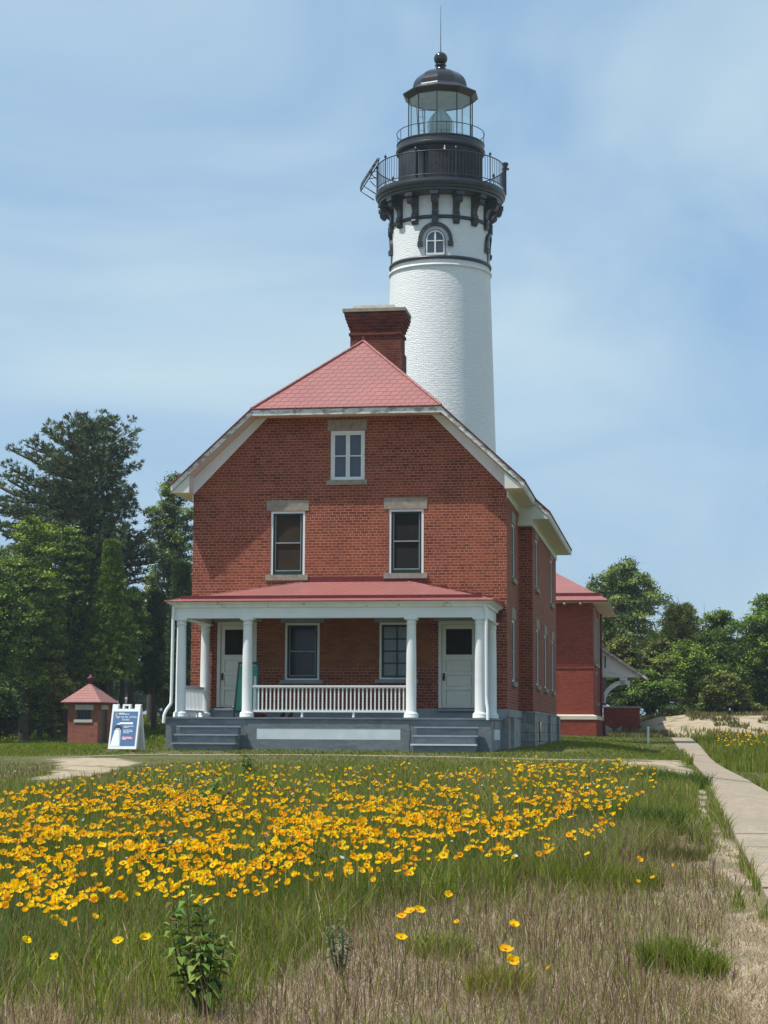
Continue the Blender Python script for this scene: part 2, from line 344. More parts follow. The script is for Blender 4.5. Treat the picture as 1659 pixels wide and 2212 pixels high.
def gmat():
    m,t,b=newmat('ground_soil'); at=t.nodes.new('ShaderNodeAttribute'); at.attribute_name='Col'; sp=t.nodes.new('ShaderNodeSeparateColor'); t.links.new(at.outputs['Color'],sp.inputs[0])
    n1=noise(t,1.1,6); n2=noise(t,9,6); n3=noise(t,45,4)
    grass=mix(t,ramp(t,n1,[(.35,0.),(.65,1.)]),(.07,.095,.025),(.13,.13,.05))
    grass=mix(t,ramp(t,n2,[(.45,0.),(.7,1.)]),grass,(.15,.125,.07))
    dry=mix(t,ramp(t,n2,[(.4,0.),(.62,1.)]),(.24,.185,.135),(.14,.105,.07)); dry=mix(t,ramp(t,n3,[(.4,0.),(.6,1.)]),dry,(.31,.25,.18))
    snd=mix(t,ramp(t,n2,[(.35,0.),(.7,1.)]),(.50,.41,.30),(.36,.28,.19)); snd=mix(t,ramp(t,n3,[(.5,0.),(.72,1.)]),snd,(.24,.19,.13))
    snd=mix(t,ramp(t,n1,[(.5,0.),(.62,.8)]),snd,(.17,.16,.07))
    c=mix(t,sp.outputs[1],grass,dry); c=mix(t,math_(t,'MULTIPLY',math_(t,'ADD',sp.outputs[0],math_(t,'MULTIPLY',math_(t,'SUBTRACT',n2,.5),.8)),sp.outputs[0]),c,snd)
    c=mix(t,sp.outputs[2],c,mix(t,n2,(.10,.095,.085),(.17,.16,.145)))
    t.links.new(c,b.inputs['Base Color']); b.inputs['Roughness'].default_value=.95; b.inputs['Specular IOR Level'].default_value=.1
    bump(t,b,math_(t,'ADD',n2,math_(t,'MULTIPLY',n3,.5)),.05,.8); return m
go=addobj('ground',np_mesh('ground',np.stack([X,Y,GZ.ravel()],-1),q,np.stack([sand,dry,road],-1),[gmat()],True)); tag(go,kind='structure')
# ------------------------------------------------------------ paths
def pathmat():
    m,t,b=newmat('worn_concrete_path'); n2=noise(t,8,6); n3=noise(t,38,4); n1=noise(t,.7,4)
    c=mix(t,ramp(t,n2,[(.42,0.),(.6,1.)]),(.31,.24,.165),(.22,.17,.115)); c=mix(t,ramp(t,n3,[(.45,0.),(.7,1.)]),c,(.42,.35,.26)); c=mix(t,ramp(t,n1,[(.45,0.),(.65,.6)]),c,(.24,.20,.14))
    t.links.new(c,b.inputs['Base Color']); b.inputs['Roughness'].default_value=.9; bump(t,b,math_(t,'ADD',n2,n3),.006,.6); return m
PM=pathmat()
def walk(name,left,right,joints=None,th=.05,lift=.035):
    mb=MB()
    for k in range(len(left)-1):
        a,b_,c,d=left[k],right[k],right[k+1],left[k+1]
        def shr(p,q_,f): return (p[0]+(q_[0]-p[0])*f,p[1]+(q_[1]-p[1])*f)
        Ln=math.hypot(d[0]-a[0],d[1]-a[1]); f=min(.4,.010/Ln)
        a2,b2,c2,d2=shr(a,d,f),shr(b_,c,f),shr(c,b_,f),shr(d,a,f)
        dz=random.uniform(-.006,.006)
        zz=[g1(*p)+lift+dz for p in (a2,b2,c2,d2)]
        mb.hexa([(p[0],p[1],z-th-.05) for p,z in zip((a2,b2,c2,d2),zz)]+[(p[0],p[1],z) for p,z in zip((a2,b2,c2,d2),zz)])
    o=mb.build(name,PM); tag(o,kind='structure'); return o
def polyx(pts,y):
    return np.interp(y,[p[1] for p in pts],[p[0] for p in pts])
PLp=[(1449,1591.5),(1503,1672),(1557,1790),(1600,1870),(1630,1930),(1659,1990),(1760,2200),(1900,2500)]
PRp=[(1489,1591.5),(1507,1606),(1530,1634),(1545,1650),(1590,1682),(1659,1733),(1792,1834),(1900,1925),(2030,2050),(2250,2240),(2600,2500)]
cuts=[1591.5,1595,1599,1603,1607.5,1612.5,1618,1624,1631,1639,1649,1660,1676,1693.5,1705,1731,1757,1791,1834,1862,1900,1950,2030,2130,2260,2400]
Lf=[];Rt=[]
for y in cuts:
    b0=y-1588; Ydist=4200*1.35/(b0+60+1e-6)
    for lst,pp in ((Lf,PLp),(Rt,PRp)):
        x=float(polyx(pp,y)); lst.append(((x-CX)/F*Ydist,Ydist))
walk('garden_path',Lf,Rt)
# thin walkway slab running in front of the porch to the path
wl=[];wr_=[]
for x,y in [(106,1640),(180,1636),(260,1633),(360,1631.5),(480,1632),(620,1632.5),(760,1633.5),(900,1635.5),(1000,1637.5),(1100,1640),(1200,1642.5),(1300,1644),(1400,1645),(1474,1646)]:
    p=G(x,y); wl.append((p[0],p[1])); wr_.append((p[0],p[1]+.42))
walk('front_walkway',wr_,wl,th=.04,lift=.015)
# ------------------------------------------------------------ brick house
HA=R(-8.6); PLx,PLy=-4.72252464,47.86338497; W=7.78; DEP=13.4; VB=3.6; BO=.35
house=tag(empty('brick_house',(PLx,PLy,0),HA),'two and a half storey red brick house with red roof and white columned front porch','house')
def hw(u,v): return (PLx+u*math.cos(HA)-v*math.sin(HA),PLy+u*math.sin(HA)+v*math.cos(HA))
EZ=7.43; TAN=.925; RU=3.895; RZ=11.44; FO=.55
def roofz(u): return RZ-abs(u-RU)*TAN
def wallholes(mb,frame,rect,holes,depth=.11,m=0,top=None,edge=True,reg=None):
    # frame(a,z,d)->3d point ; a horizontal coordinate, d depth into the wall
    a0,a1,z0,z1=rect
    hr=holes+([reg] if reg else []); A=sorted(set([a0,a1]+[x for h in hr for x in h[:2]])); Z=sorted(set([z0,z1]+[x for h in hr for x in h[2:4]]))
    for i in range(len(A)-1):
        for j in range(len(Z)-1):
            ca,cz=(A[i]+A[i+1])/2,(Z[j]+Z[j+1])/2
            if any(h[0]<ca<h[1] and h[2]<cz<h[3] for h in holes): continue
            mb.poly([frame(A[i],Z[j],0),frame(A[i+1],Z[j],0),frame(A[i+1],Z[j+1],0),frame(A[i],Z[j+1],0)],1 if reg and reg[0]<ca<reg[1] and reg[2]<cz<reg[3] else m)
    for h in holes:
        x0,x1,y0,y1=h[:4]
        mb.poly([frame(x0,y0,0),frame(x0,y1,0),frame(x0,y1,depth),frame(x0,y0,depth)],m)
        mb.poly([frame(x1,y1,0),frame(x1,y0,0),frame(x1,y0,depth),frame(x1,y1,depth)],m)
        mb.poly([frame(x0,y1,0),frame(x1,y1,0),frame(x1,y1,depth),frame(x0,y1,depth)],m)
        mb.poly([frame(x1,y0,0),frame(x0,y0,0),frame(x0,y0,depth),frame(x1,y0,depth)],m)
FR=lambda a,z,d:(a,d,z)                       # front wall
SR=lambda a,z,d:(W-d,a,z)                     # right side wall, near section
SB=lambda a,z,d:(W+BO-d,a,z)                  # right side wall, far section
LS=lambda a,z,d:(d,DEP-a,z)
FT=1.98                                       # top of the foundation
ATT=(3.44,4.29,7.56,8.785)
W2=[(1.963,2.82,5.24,6.81),(4.898,5.754,5.26,6.825)]
W1=[(2.346,3.206,2.67,4.06),(4.675,5.535,2.69,4.065)]
DR=[(.66,1.645,2.0,4.09),(6.121,7.106,2.0,4.094)]
WT=6.0
mb=MB(); wallholes(mb,FR,(0,W,FT,7.2),[h for h in W2+W1+DR],reg=(1.80,5.93,2.95,4.3))
# gable above 7.2 with the attic opening
gp=lambda u:min(roofz(u)-.14,9.30)
us=[0.0,ATT[0],ATT[1],W]
def gab(u0,u1,z0):
    k=[u for u in (u0,)+tuple(x for x in (RU-(RZ-.14-9.30)/TAN,RU+(RZ-.14-9.30)/TAN) if u0<x<u1)+(u1,)]
    mb.poly([(u0,0,z0),(u1,0,z0)]+[(u,0,gp(u)) for u in k[::-1]])
gab(0,ATT[0],7.2); gab(ATT[1],W,7.2)
mb.poly([(ATT[0],0,7.2),(ATT[1],0,7.2),(ATT[1],0,ATT[2]),(ATT[0],0,ATT[2])]); mb.poly([(ATT[0],0,ATT[3]),(ATT[1],0,ATT[3]),(ATT[1],0,9.3),(ATT[0],0,9.3)])
x0,x1,y0,y1=ATT
for a,b_ in (((x0,y0),(x0,y1)),((x0,y1),(x1,y1)),((x1,y1),(x1,y0)),((x1,y0),(x0,y0))):
    mb.poly([(a[0],0,a[1]),(b_[0],0,b_[1]),(b_[0],.11,b_[1]),(a[0],.11,a[1])])
SW=[(1.42,2.28,5.25,6.62),(1.42,2.28,2.68,4.22)]
SW2=[(4.65,5.5,5.25,6.55),(10.75,11.6,5.25,6.55),(4.95,5.8,2.68,4.18),(8.05,8.9,2.68,4.18),(11.25,12.1,2.68,4.18)]
ET=7.0
wallholes(mb,SR,(0,VB,FT,ET+.3),SW); wallholes(mb,SB,(VB,DEP,FT,ET),SW2)
mb.poly([(W,VB,FT),(W+BO,VB,FT),(W+BO,VB,ET),(W,VB,ET+.3)])
mb.poly([(0,DEP,FT),(0,0,FT),(0,0,7.3),(0,DEP,7.3)])
mb.poly([(W+BO,DEP,FT),(0,DEP,FT),(0,DEP,7.3),(RU,DEP,11.2),(W+BO,DEP,ET)])
mb.build('wall',[BR,BRS],house)
# foundation
mb=MB()
mb.box(-.04,W+.04,-.04,VB-.002,.4,FT-.18,0); mb.box(-.07,W+.07,-.07,VB-.004,FT-.18,FT,0)
mb.box(-.04,W+BO+.05,VB,DEP+.05,.4,FT-.003,1)
for v in (8.6,12.6): mb.box(W+BO+.05,W+BO+.13,v,v+.5,.4,FT-.05,1)
mb.box(W-.1,W+.12,.55,.9,.4,FT-.18,0)
fo=mb.build('foundation',[CONC,ASH],house)
mb=MB(); mb.box(W+BO+.052,W+BO+.06,5.1,5.85,1.2,1.72,0); mb.box(W+BO+.06,W+BO+.075,5.1,5.16,1.2,1.72,1); mb.build('cellar_window',[DARKG,GREEN],house)
# dark box added to stand for the inner darkness behind the openings
mb=MB(); mb.box(.13,W-.13,.45,DEP-.13,FT,7.0); mb.build('interior_dark_box',SCREEND,house)
# windows: part = window (frame), sub-parts = sash, pane, lintel, sill
def window(FRM,h,kind,lin_=None,sill=None,label=None,glassm=None,sashm=None,casing=None,stonem=None):
    a0,a1,z0,z1=h; cs=casing or WHITE; sm_=sashm or GREEN; st=stonem or STONE
    def bx(m_,x0,x1,y0,y1,d0,d1,mi=0):
        p=[FRM(x0,y0,d0),FRM(x1,y0,d0),FRM(x1,y0,d1),FRM(x0,y0,d1),FRM(x0,y1,d0),FRM(x1,y1,d0),FRM(x1,y1,d1),FRM(x0,y1,d1)]; m_.hexa(p,mi)
    c=.055; f=MB()
    bx(f,a0+.002,a0+c,z0+.002,z1-.002,.015,.10); bx(f,a1-c,a1-.002,z0+.002,z1-.002,.015,.10); bx(f,a0+c,a1-c,z1-c,z1-.002,.015,.10)
    if kind!='screen': bx(f,a0+c,a1-c,z0+.002,z0+.04,.015,.10)
    wn=f.build('window',cs,house,label=label)
    s=MB(); i0,i1,j0,j1=a0+c,a1-c,z0+.04,z1-c; t_=.05
    if kind in('screen','sash'):
        j0=z0+.004
        bx(s,i0,i0+t_,j0,j1,.04,.08);bx(s,i1-t_,i1,j0,j1,.04,.08);bx(s,i0+t_,i1-t_,j0,j0+.09,.04,.08);bx(s,i0+t_,i1-t_,j1-.045,j1,.04,.08)
        s2=s.build('sash',sm_,wn)
        e=MB(); zm=(j0+j1)/2+.03; bx(e,i0+t_,i1-t_,zm-.014,zm+.014,.045,.075); bx(e,i0+t_,i0+t_+.018,j0+.09,j1-.045,.05,.075); bx(e,i1-t_-.018,i1-t_,j0+.09,j1-.045,.05,.075); bx(e,i0+t_+.018,i1-t_-.018,j0+.09,j0+.115,.05,.075)
        e.build('screen_frame',GREYL,wn)
        g=MB(); bx(g,i0+t_+.001,i1-t_-.001,j0+.09,j1-.046,.085,.092); g.build('pane',glassm or SCREEND,wn)
    elif kind=='casement':
        t2=.045; mid=(i0+i1)/2
        for q0,q1 in ((i0,mid-.004),(mid+.004,i1)):
            bx(s,q0,q0+t2,j0,j1,.04,.08);bx(s,q1-t2,q1,j0,j1,.04,.08);bx(s,q0+t2,q1-t2,j0,j0+t2,.04,.08);bx(s,q0+t2,q1-t2,j1-t2,j1,.04,.08); zm=(j0+j1)/2; bx(s,q0+t2,q1-t2,zm-.013,zm+.013,.045,.075)
        s.build('sash',cs if sashm is None else sashm,wn)
        g=MB(); bx(g,i0+.01,i1-.01,j0+.01,j1-.01,.084,.09); g.build('pane',glassm or BLUEG,wn)
    elif kind=='lites':
        j0=z0+.004
        bx(s,i0,i0+t_,j0,j1,.04,.08);bx(s,i1-t_,i1,j0,j1,.04,.08);bx(s,i0+t_,i1-t_,j0,j0+.09,.04,.08);bx(s,i0+t_,i1-t_,j1-.05,j1,.04,.08)
        mid=(i0+i1)/2; bx(s,mid-.016,mid+.016,j0+.09,j1-.05,.045,.078)
        for k in (1,2,3): zm=j0+.09+(j1-.05-j0-.09)*k/4; bx(s,i0+t_,mid-.016,zm-.016,zm+.016,.046,.077); bx(s,mid+.016,i1-t_,zm-.016,zm+.016,.046,.077)
        s.build('sash',sm_,wn); g=MB(); bx(g,i0+t_-.002,i1-t_+.002,j0+.088,j1-.048,.084,.09); g.build('pane',glassm or PALEG,wn)
    if lin_:
        l=MB(); bx(l,lin_[0],lin_[1],lin_[2],lin_[3],-.015,.10); l.build('lintel',st,wn)
    if sill:
        l=MB(); bx(l,sill[0],sill[1],sill[2],sill[3],-.06,.04); l.build('sill',st,wn)
    return wn
window(FR,ATT,'casement',(3.363,4.345,8.79,9.06),(3.35,4.36,7.44,7.558),'small white attic window with peeling frame',casing=WEATH,sashm=WHITE)
window(FR,W2[0],'screen',(1.855,2.908,6.815,7.08),(1.852,2.906,5.10,5.238),'upper floor window with brown glass holding a reflection',glassm=SCREENB)
window(FR,W2[1],'screen',(4.774,5.839,6.83,7.105),(4.784,5.85,5.13,5.258),'upper floor window with dark screen')
window(FR,W1[0],'sash',(2.24,3.31,4.062,4.25),(2.233,3.297,2.585,2.668),'porch window with dark glass',glassm=DARKG,stonem=GREYL)
window(FR,W1[1],'lites',(4.57,5.64,4.067,4.25),(4.575,5.64,2.605,2.688),'porch window of eight pale panes',stonem=GREYL)
for h in SW: window(SR,h,'sash',(h[0]-.12,h[1]+.12,h[3]+.002,h[3]+.29),(h[0]-.12,h[1]+.12,h[2]-.12,h[2]-.002),glassm=DARKG)
for h in SW2: window(SB,h,'sash',(h[0]-.12,h[1]+.12,h[3]+.002,h[3]+.27),(h[0]-.12,h[1]+.12,h[2]-.12,h[2]-.002),glassm=DARKG)
# doors
for k,(a0,a1,z0,z1) in enumerate(DR):
    f=MB(); f.box(a0+.002,a0+.075,-.02,.1,z0+.002,z1-.002); f.box(a1-.075,a1-.002,-.02,.1,z0+.002,z1-.002); f.box(a0+.075,a1-.075,-.02,.1,z1-.08,z1-.002)
    d=f.build('door',DOORP,house,label=('cream door near the house\'s left corner','cream door with dark square window at the porch\'s right end')[k])
    l=MB(); b0,b1=a0+.08,a1-.08; c0,c1=z0+.012,z1-.085
    st=.095; rails=[c0,c0+.17]; P_=[(2.04,2.43),(2.51,2.80),(2.87,3.16)]
    l.box(b0,b0+st,.045,.085,c0,c1); l.box(b1-st,b1,.045,.085,c0,c1)
    zs=[c0]+[x for p in P_ for x in p]+[3.285,3.905,c1]
    for i in range(0,len(zs),2): l.box(b0+st,b1-st,.045,.085,zs[i],zs[i+1])
    for p in P_: l.box(b0+st,b1-st,.078,.084,p[0],p[1]); l.box(b0+st+.022,b1-st-.022,.058,.0782,p[0]+.022,p[1]-.022)
    l.build('door_leaf',DOORP,d)
    l=MB(); l.box(b0+st,b1-st,.068,.074,3.285,3.905); l.box(b0+st,b0+st+.014,.058,.068,3.285,3.905,1); l.box(b1-st-.014,b1-st,.058,.068,3.285,3.905,1); l.box(b0+st+.014,b1-st-.014,.058,.068,3.891,3.905,1); l.box(b0+st+.014,b1-st-.014,.058,.068,3.285,3.299,1); l.build('door_pane',[BLUEG if 0 else SCREEND,GREEN],d)
    l=MB(); l.box(b0+.02,b0+.075,.038,.0452,2.66,2.84); l.lathe([(.0,0),(.018,.0),(.026,.02),(.018,.045),(0,.05)],10); 
    v=[]
    for i in range(8,len(l.v)): x,y,z=l.v[i]; l.v[i]=(b0+.048+x,.038-z,2.75+y)
    l.build('handle',BRASS,d)
    l=MB(); l.box(a0-.12,a1+.12,-.016,.10,z1+.002,z1+.17); l.build('lintel',GREYL,d)
    l=MB(); l.box(a0-.02,a1+.02,-.19,-.072,FT-.05,FT-.002); l.box(a0+.08,a1-.08,-.06,.05,FT+.0,FT+.012); l.build('sill',GREYL,d)
# roof of the house
VR=2.1
def slab(mb,pts,th,mt=0,me_=1,mu=2,edges=None):
    n=len(pts); lo=[(p[0],p[1],p[2]-th) for p in pts]
    mb.poly(pts,mt); mb.poly(lo[::-1],mu)
    for k in range(n):
        if edges and not edges[k]: continue
        mb.poly([pts[k],lo[k],lo[(k+1)%n],pts[(k+1)%n]],me_)
mb=MB(); th=.16; VF=-FO; VE=DEP+.5
hz=9.27; hu0=RU-(RZ-hz)/TAN; hu1=RU+(RZ-hz)/TAN
ul=RU-(RZ-EZ)/TAN; ur=RU+(RZ-EZ)/TAN; ur2=ur+.36; EZ2=RZ-(ur2-RU)*TAN; VJ=3.2
slab(mb,[(ul,VF,EZ),(hu0,VF,hz),(RU,VR,RZ),(RU,VE,RZ),(ul,VE,EZ)][::-1],th)
slab(mb,[(ur,VF,EZ),(hu1,VF,hz),(RU,VR,RZ),(RU,VE,RZ),(ur2,VE,EZ2),(ur2,VJ,EZ2),(ur,VJ,EZ)],th)
slab(mb,[(hu0,VF,hz),(hu1,VF,hz),(RU,VR,RZ)],th)
ro=mb.build('roof',[ROOF,PEEL,CREAM],house)
# red metal edge along rakes and ridge/hip caps
mb=MB()
def cap(a,b,r=.035): mb.tube([a,b],r,6)
cap((hu0,VF,hz+.02),(RU,VR,RZ+.02));cap((hu1,VF,hz+.02),(RU,VR,RZ+.02));cap((RU,VR,RZ+.02),(RU,VE,RZ+.02))
mb.build('ridge_cap',ROOF,ro)
mb=MB()
for a,b in (((ul,VF-.012,EZ+.005),(hu0,VF-.012,hz+.005)),((ur,VF-.012,EZ+.005),(hu1,VF-.012,hz+.005)),((hu0,VF-.012,hz+.005),(hu1,VF-.012,hz+.005)),((ur+.012,VF,EZ+.005),(ur+.012,VJ,EZ+.005)),((ur,VJ-.012,EZ+.005),(ur2,VJ-.012,EZ2+.005)),((ur2+.012,VJ,EZ2+.005),(ur2+.012,VE,EZ2+.005)),((ul-.012,VF,EZ+.005),(ul-.012,VE,EZ+.005))): mb.tube([a,b],.02,5)
mb.build('drip_edge',FLASH,ro)
mb=MB(); mb.tube([(RU,VR,RZ),(RU,VR,RZ+.14)],[.04,.03],6); mb.build('ridge_finial',FLASH,ro)
# boxed cornice under the hip, and frieze boards on the wall
mb=MB(); 
hs=9.135; e0=hu0+.05;e1=hu1-.05
mb.box(e0+.02,e1-.02,VF+.03,-.001,hs,hs+.025)
mb.build('soffit',CREAM,ro)
# frieze (white boards following the rakes)
def frz(u0,z0,u1,z1,wd): 
    d=Vector((u1-u0,0,z1-z0)).normalized(); n=Vector((d.z,0,-d.x)); 
    if n.z>0:n=-n
    a=Vector((u0,-.03,z0));b=Vector((u1,-.03,z1)); mb.extr([a,b,b+n*wd,a+n*wd],(0,.028,0))
zu=lambda u:roofz(u)-.16-.012
for sg,uw in ((-1,0.0),(1,W)):
    uA=uw; uB=RU+sg*(RZ-.16-hs)/TAN
    lo=.30
    pts=[(uA,-.035,zu(uA)),(uB,-.035,zu(uB)),(uB-sg*.26,-.035,hs),(uA,-.035,zu(uA)-.40 if sg>0 else zu(uA)-.42)]
    mb=MB(); mb.extr(pts,(0,.033,0)); mb.build('frieze_board',WHITE,ro)
mb=MB()   # side friezes and eave cornice, right side
mb.extr([(W+.035,0-.035,EZ-.16+.38*.7),(W+.035,0-.035,EZ-.36),(W+.035,VB-.0,EZ-.36),(W+.035,VB,EZ-.16+.38*.7)],(-.033,0,0))
mb.extr([(W+BO+.035,VB-.03,EZ2-.0),(W+BO+.035,VB-.03,EZ2-.36),(W+BO+.035,DEP,EZ2-.36),(W+BO+.035,DEP,EZ2-.0)],(-.033,0,0))
mb.extr([(W-.01,-.50,EZ-.19),(ur-.012,-.50,EZ-.19),(ur-.012,-.50,EZ-.155),(W-.01,-.50,EZ-.165+.41*TAN)],(0,VJ+.5,0)); mb.extr([(W-.01,VJ+.02,EZ2-.19),(ur2-.012,VJ+.02,EZ2-.19),(ur2-.012,VJ+.02,EZ2-.155),(W-.01,VJ+.02,EZ2-.165+(ur2-W)*TAN)],(0,DEP-VJ,0))
mb.extr([(W+.036,VB-.032,EZ2+.25),(W+BO+.034,VB-.032,EZ2-.04),(W+BO+.034,VB-.032,EZ2-.36),(W+.036,VB-.032,EZ-.36)],(0,.03,0))
mb.box(-.035,-.002,0,DEP,EZ-.36,EZ+.1); mb.extr([(.01,-.50,EZ-.19),(ul+.012,-.50,EZ-.19),(ul+.012,-.50,EZ-.155),(.01,-.50,EZ-.165-ul*TAN)],(0,DEP+.5,0))
mb.poly([(W+.02,-.03,EZ-.165),(ur-.05,-.03,EZ-.165),(ur-.05,VJ,EZ-.165),(W+.02,VJ,EZ-.165)]); mb.poly([(W+.03,VJ-.01,EZ-.15),(ur2-.06,VJ-.01,EZ2-.15),(ur2-.06,VJ-.01,EZ2-.19),(W+.03,VJ-.01,EZ2-.19)]); mb.box(W-.02,W+BO+.03,VJ,VB-.035,EZ2-.36,EZ2-.19)
mb.build('eave_cornice',DOORP,ro)
for sg,uw,ue in ():
    mb=MB(); mb.extr([(uw,-.045,EZ-.19),(ue-sg*.04,-.045,EZ-.19),(uw,-.045,EZ+.18)],(0,.045,0)); mb.build('cornice_return',WHITE,ro)
# chimney
mb=MB(); c0,c1,v0,v1=3.23,4.60,4.0,4.8
mb.box(c0-.04,c1+.04,v0-.04,v1+.04,9.8,11.55); mb.box(c0,c1,v0,v1,11.55,12.0)
mb.box(c0-.035,c1+.035,v0-.035,v1+.035,12.0,12.07)
mb.box(c0-.0,c1+.0,v0,v1,12.07,12.16)
for k,e in enumerate((.03,.06,.09,.12,.14)): mb.box(c0-e,c1+e,v0-e,v1+e,12.16+k*.085,12.16+(k+1)*.085)
mb.box(c0-.105,c1+.105,v0-.105,v1+.105,12.585,12.62)
ch=mb.build('chimney',BRC,ro)
mb=MB(); mb.box(c0-.19,c1+.15,v0-.17,v1+.17,12.62,12.71)
mb.hexa([(c0,v0,12.71),(c1-.1,v0,12.71),(c1-.1,v1,12.71),(c0,v1,12.71),(c0+.1,v0+.12,12.85),(c1-.2,v0+.12,12.85),(c1-.2,v1-.12,12.85),(c0+.1,v1-.12,12.85)])
mb.build('chimney_cap',STONE,ro)
# ------------------------------------------------------------ porch
pv=-2.65; pu0,pu1=.1,W-.13; DZ=1.745
mb=MB(); mb.box(pu0-.04,pu1+.04,pv-.04,-.072,DZ-.04,DZ)
for i in range(1,60): pass
pd=mb.build('porch_deck',GREY,house)
mb=MB()
mb.box(pu0,pu1,pv,pv+.04,.5,DZ-.04); mb.box(pu1-.04,pu1,pv+.04,-.075,.5,DZ-.04); mb.box(pu0,pu0+.04,pv+.04,-.075,.5,DZ-.04)
# boards framing the recessed panels
mb.box(2.05,5.78,pv-.012,pv-.001,1.50,1.69); mb.box(2.05,5.78,pv-.012,pv-.001,.6,1.24); mb.box(2.0,2.243,pv-.0125,pv-.0012,1.24,1.50); mb.box(5.58,5.8,pv-.0125,pv-.0012,1.24,1.5)
mb.box(pu1+.001,pu1+.012,-2.0,-.08,1.50,1.69) ; 
mb.build('porch_skirt',GREY,pd)
mb=MB(); mb.box(2.243,5.58,pv-.005,pv-.0005,1.245,1.50); mb.build('skirt_panel',PANEL,pd,label='long pale panel with flaking paint')
mb=MB(); mb.box(pu1+.0005,pu1+.008,-2.0,-.55,1.25,1.49); mb.build('skirt_panel',PANEL,pd)
mb=MB(); 
for k in range(58): 
    x=pu0-.03+k*.1325
    if x<pu1: mb.box(x,x+.004,pv-.03,-.08,DZ,DZ+.0015)
mb.build('floor_joint',FLASH,pd)
mb=MB(); mb.box(.02,W-.02,-.095,-.071,DZ+.001,FT-.052); mb.build('base_board',GREYL,pd)
def stair(u0,u1,lab):
    mb=MB(); tr=[DZ-.2,DZ-.39,DZ-.585]; gz=.5
    for k,z in enumerate(tr):
        va=pv-.045-.28*(k+1); vb=pv-.045-.28*k
        mb.box(u0+.06,u1-.06,va+.03,vb+.03 if k else vb,gz,z-.035)       # riser block
    st_=mb.build('stair',GREY,house,label=lab)
    for k,z in enumerate(tr):
        m2=MB(); va=pv-.045-.28*(k+1); vb=pv-.045-.28*k
        m2.box(u0,u1,va-.01,vb-.012 if k==0 else vb+.018,z-.035,z)
        m2.build('tread',GREYL if k<2 else (GREYL if u0<3 else PANEL),st_)
stair(.455,1.943,'grey wooden steps at the left end of the porch'); stair(5.93,7.40,'grey wooden steps at the right end of the porch with a pale lowest tread')
def column(u,v,zt=4.03,r=.118):
    prof=[(r*1.42,DZ+.001),(r*1.42,DZ+.045),(r*1.36,DZ+.05),(r*1.42,DZ+.075),(r*1.3,DZ+.11),(r*1.08,DZ+.125),(r*1.0,DZ+.15),(r*1.0,DZ+.8),(r*.97,DZ+1.4),(r*.9,zt-.2),(r*.9,zt-.15),(r*1.02,zt-.14),(r*1.02,zt-.12),(r*.92,zt-.11),(r*.94,zt-.07),(r*1.22,zt-.045),(r*1.22,zt-.04)]
    m_=MB(); m_.lathe(prof,28,(u,v),caps=True); m_.box(u-r*1.3,u+r*1.3,v-r*1.3,v+r*1.3,zt-.04,zt-.001); return m_.build('column',WHITE,house)
for u,v in ((.385,-2.44),(1.965,-2.44),(5.795,-2.44),(7.37,-2.44),(.41,-.2),(7.43,-.2)): column(u,v)
# beam, ceiling and cornice
mb=MB(); BZ0,BZ1=4.03,4.27
mb.box(.25,7.52,-2.57,-2.31,BZ0,BZ1); mb.box(.25,.51,-2.31,-.035,BZ0,BZ1); mb.box(7.26,7.52,-2.31,-.035,BZ0,BZ1)
bm=mb.build('porch_beam',WHITE,house)
mb=MB(); mb.box(.51,7.26,-2.31,-.035,BZ1-.03,BZ1); mb.build('porch_ceiling',GREYL,bm)
mb=MB(); e0,e1=.10,7.66; 
def ring(z0,z1,o0,o1,m=0):   # sloped moulding going round three sides; o = outward offset
    a=[(.25-o0,-.035),(.25-o0,-2.57-o0),(7.52+o0,-2.57-o0),(7.52+o0,-.035)]; b=[(.25-o1,-.035),(.25-o1,-2.57-o1),(7.52+o1,-2.57-o1),(7.52+o1,-.035)]
    for k in range(3): mb.poly([(*a[k],z0),(*a[k+1],z0),(*b[k+1],z1),(*b[k],z1)],m)
ring(BZ1,BZ1+.004,.0,.05); ring(BZ1+.004,BZ1+.06,.05,.06); ring(BZ1+.06,BZ1+.11,.06,.16); ring(BZ1+.11,BZ1+.14,.16,.17); ring(BZ1+.14,BZ1+.142,.17,-.05)
mb.build('porch_cornice',WEATH,bm)
mb=MB(); z_e=BZ1+.145; o=.20; a0,a1,vb=.25-o,7.52+o,-2.57-o; zt=5.06; run=-vb; hz0=a0+2.75; hz1=a1-2.35
A_=(a0,vb,z_e);B_=(a1,vb,z_e);C_=(hz1,-.001,zt);D_=(hz0,-.001,zt);E_=(a0,-.001,z_e);F_=(a1,-.001,z_e)
mb.poly([A_,B_,C_,D_]); mb.poly([B_,F_,C_]); mb.poly([E_,A_,D_]); mb.poly([A_,E_,F_,B_]); 
mb.poly([(a0,vb,z_e-.02),(a1,vb,z_e-.02),B_,A_],1); mb.poly([(a1,vb,z_e-.02),(a1,-.001,z_e-.02),F_,B_],1)
pr=mb.build('porch_roof',[ROOF,FLASH],house)
mb=MB()
def gz(v): return z_e+(zt-z_e)*(v-vb)/(-vb)
mb.box(a0+.3,a1-.3,vb+.28,vb+.30,gz(vb+.28)-.02,gz(vb+.28)+.075); mb.build('roof_gutter',FLASH,pr)
for q_ in ([A_,D_],[B_,C_]): mb=MB(); mb.tube(q_,.02,6); mb.build('hip_cap',ROOF,pr)
mb=MB(); mb.box(hz0-.1,hz1-.02,-.028,-.002,zt-.06,zt+.12)
for k,(x0,x1,z0,z1) in enumerate(((hz1-.02,hz1+.45,zt-.17,zt+.03),(hz1+.45,hz1+.95,zt-.3,zt-.1),(hz1+.95,hz1+1.45,zt-.42,zt-.24),(hz1+1.45,hz1+2.0,zt-.55,zt-.36))): mb.box(x0,x1,-.03,-.002,z0,z1)
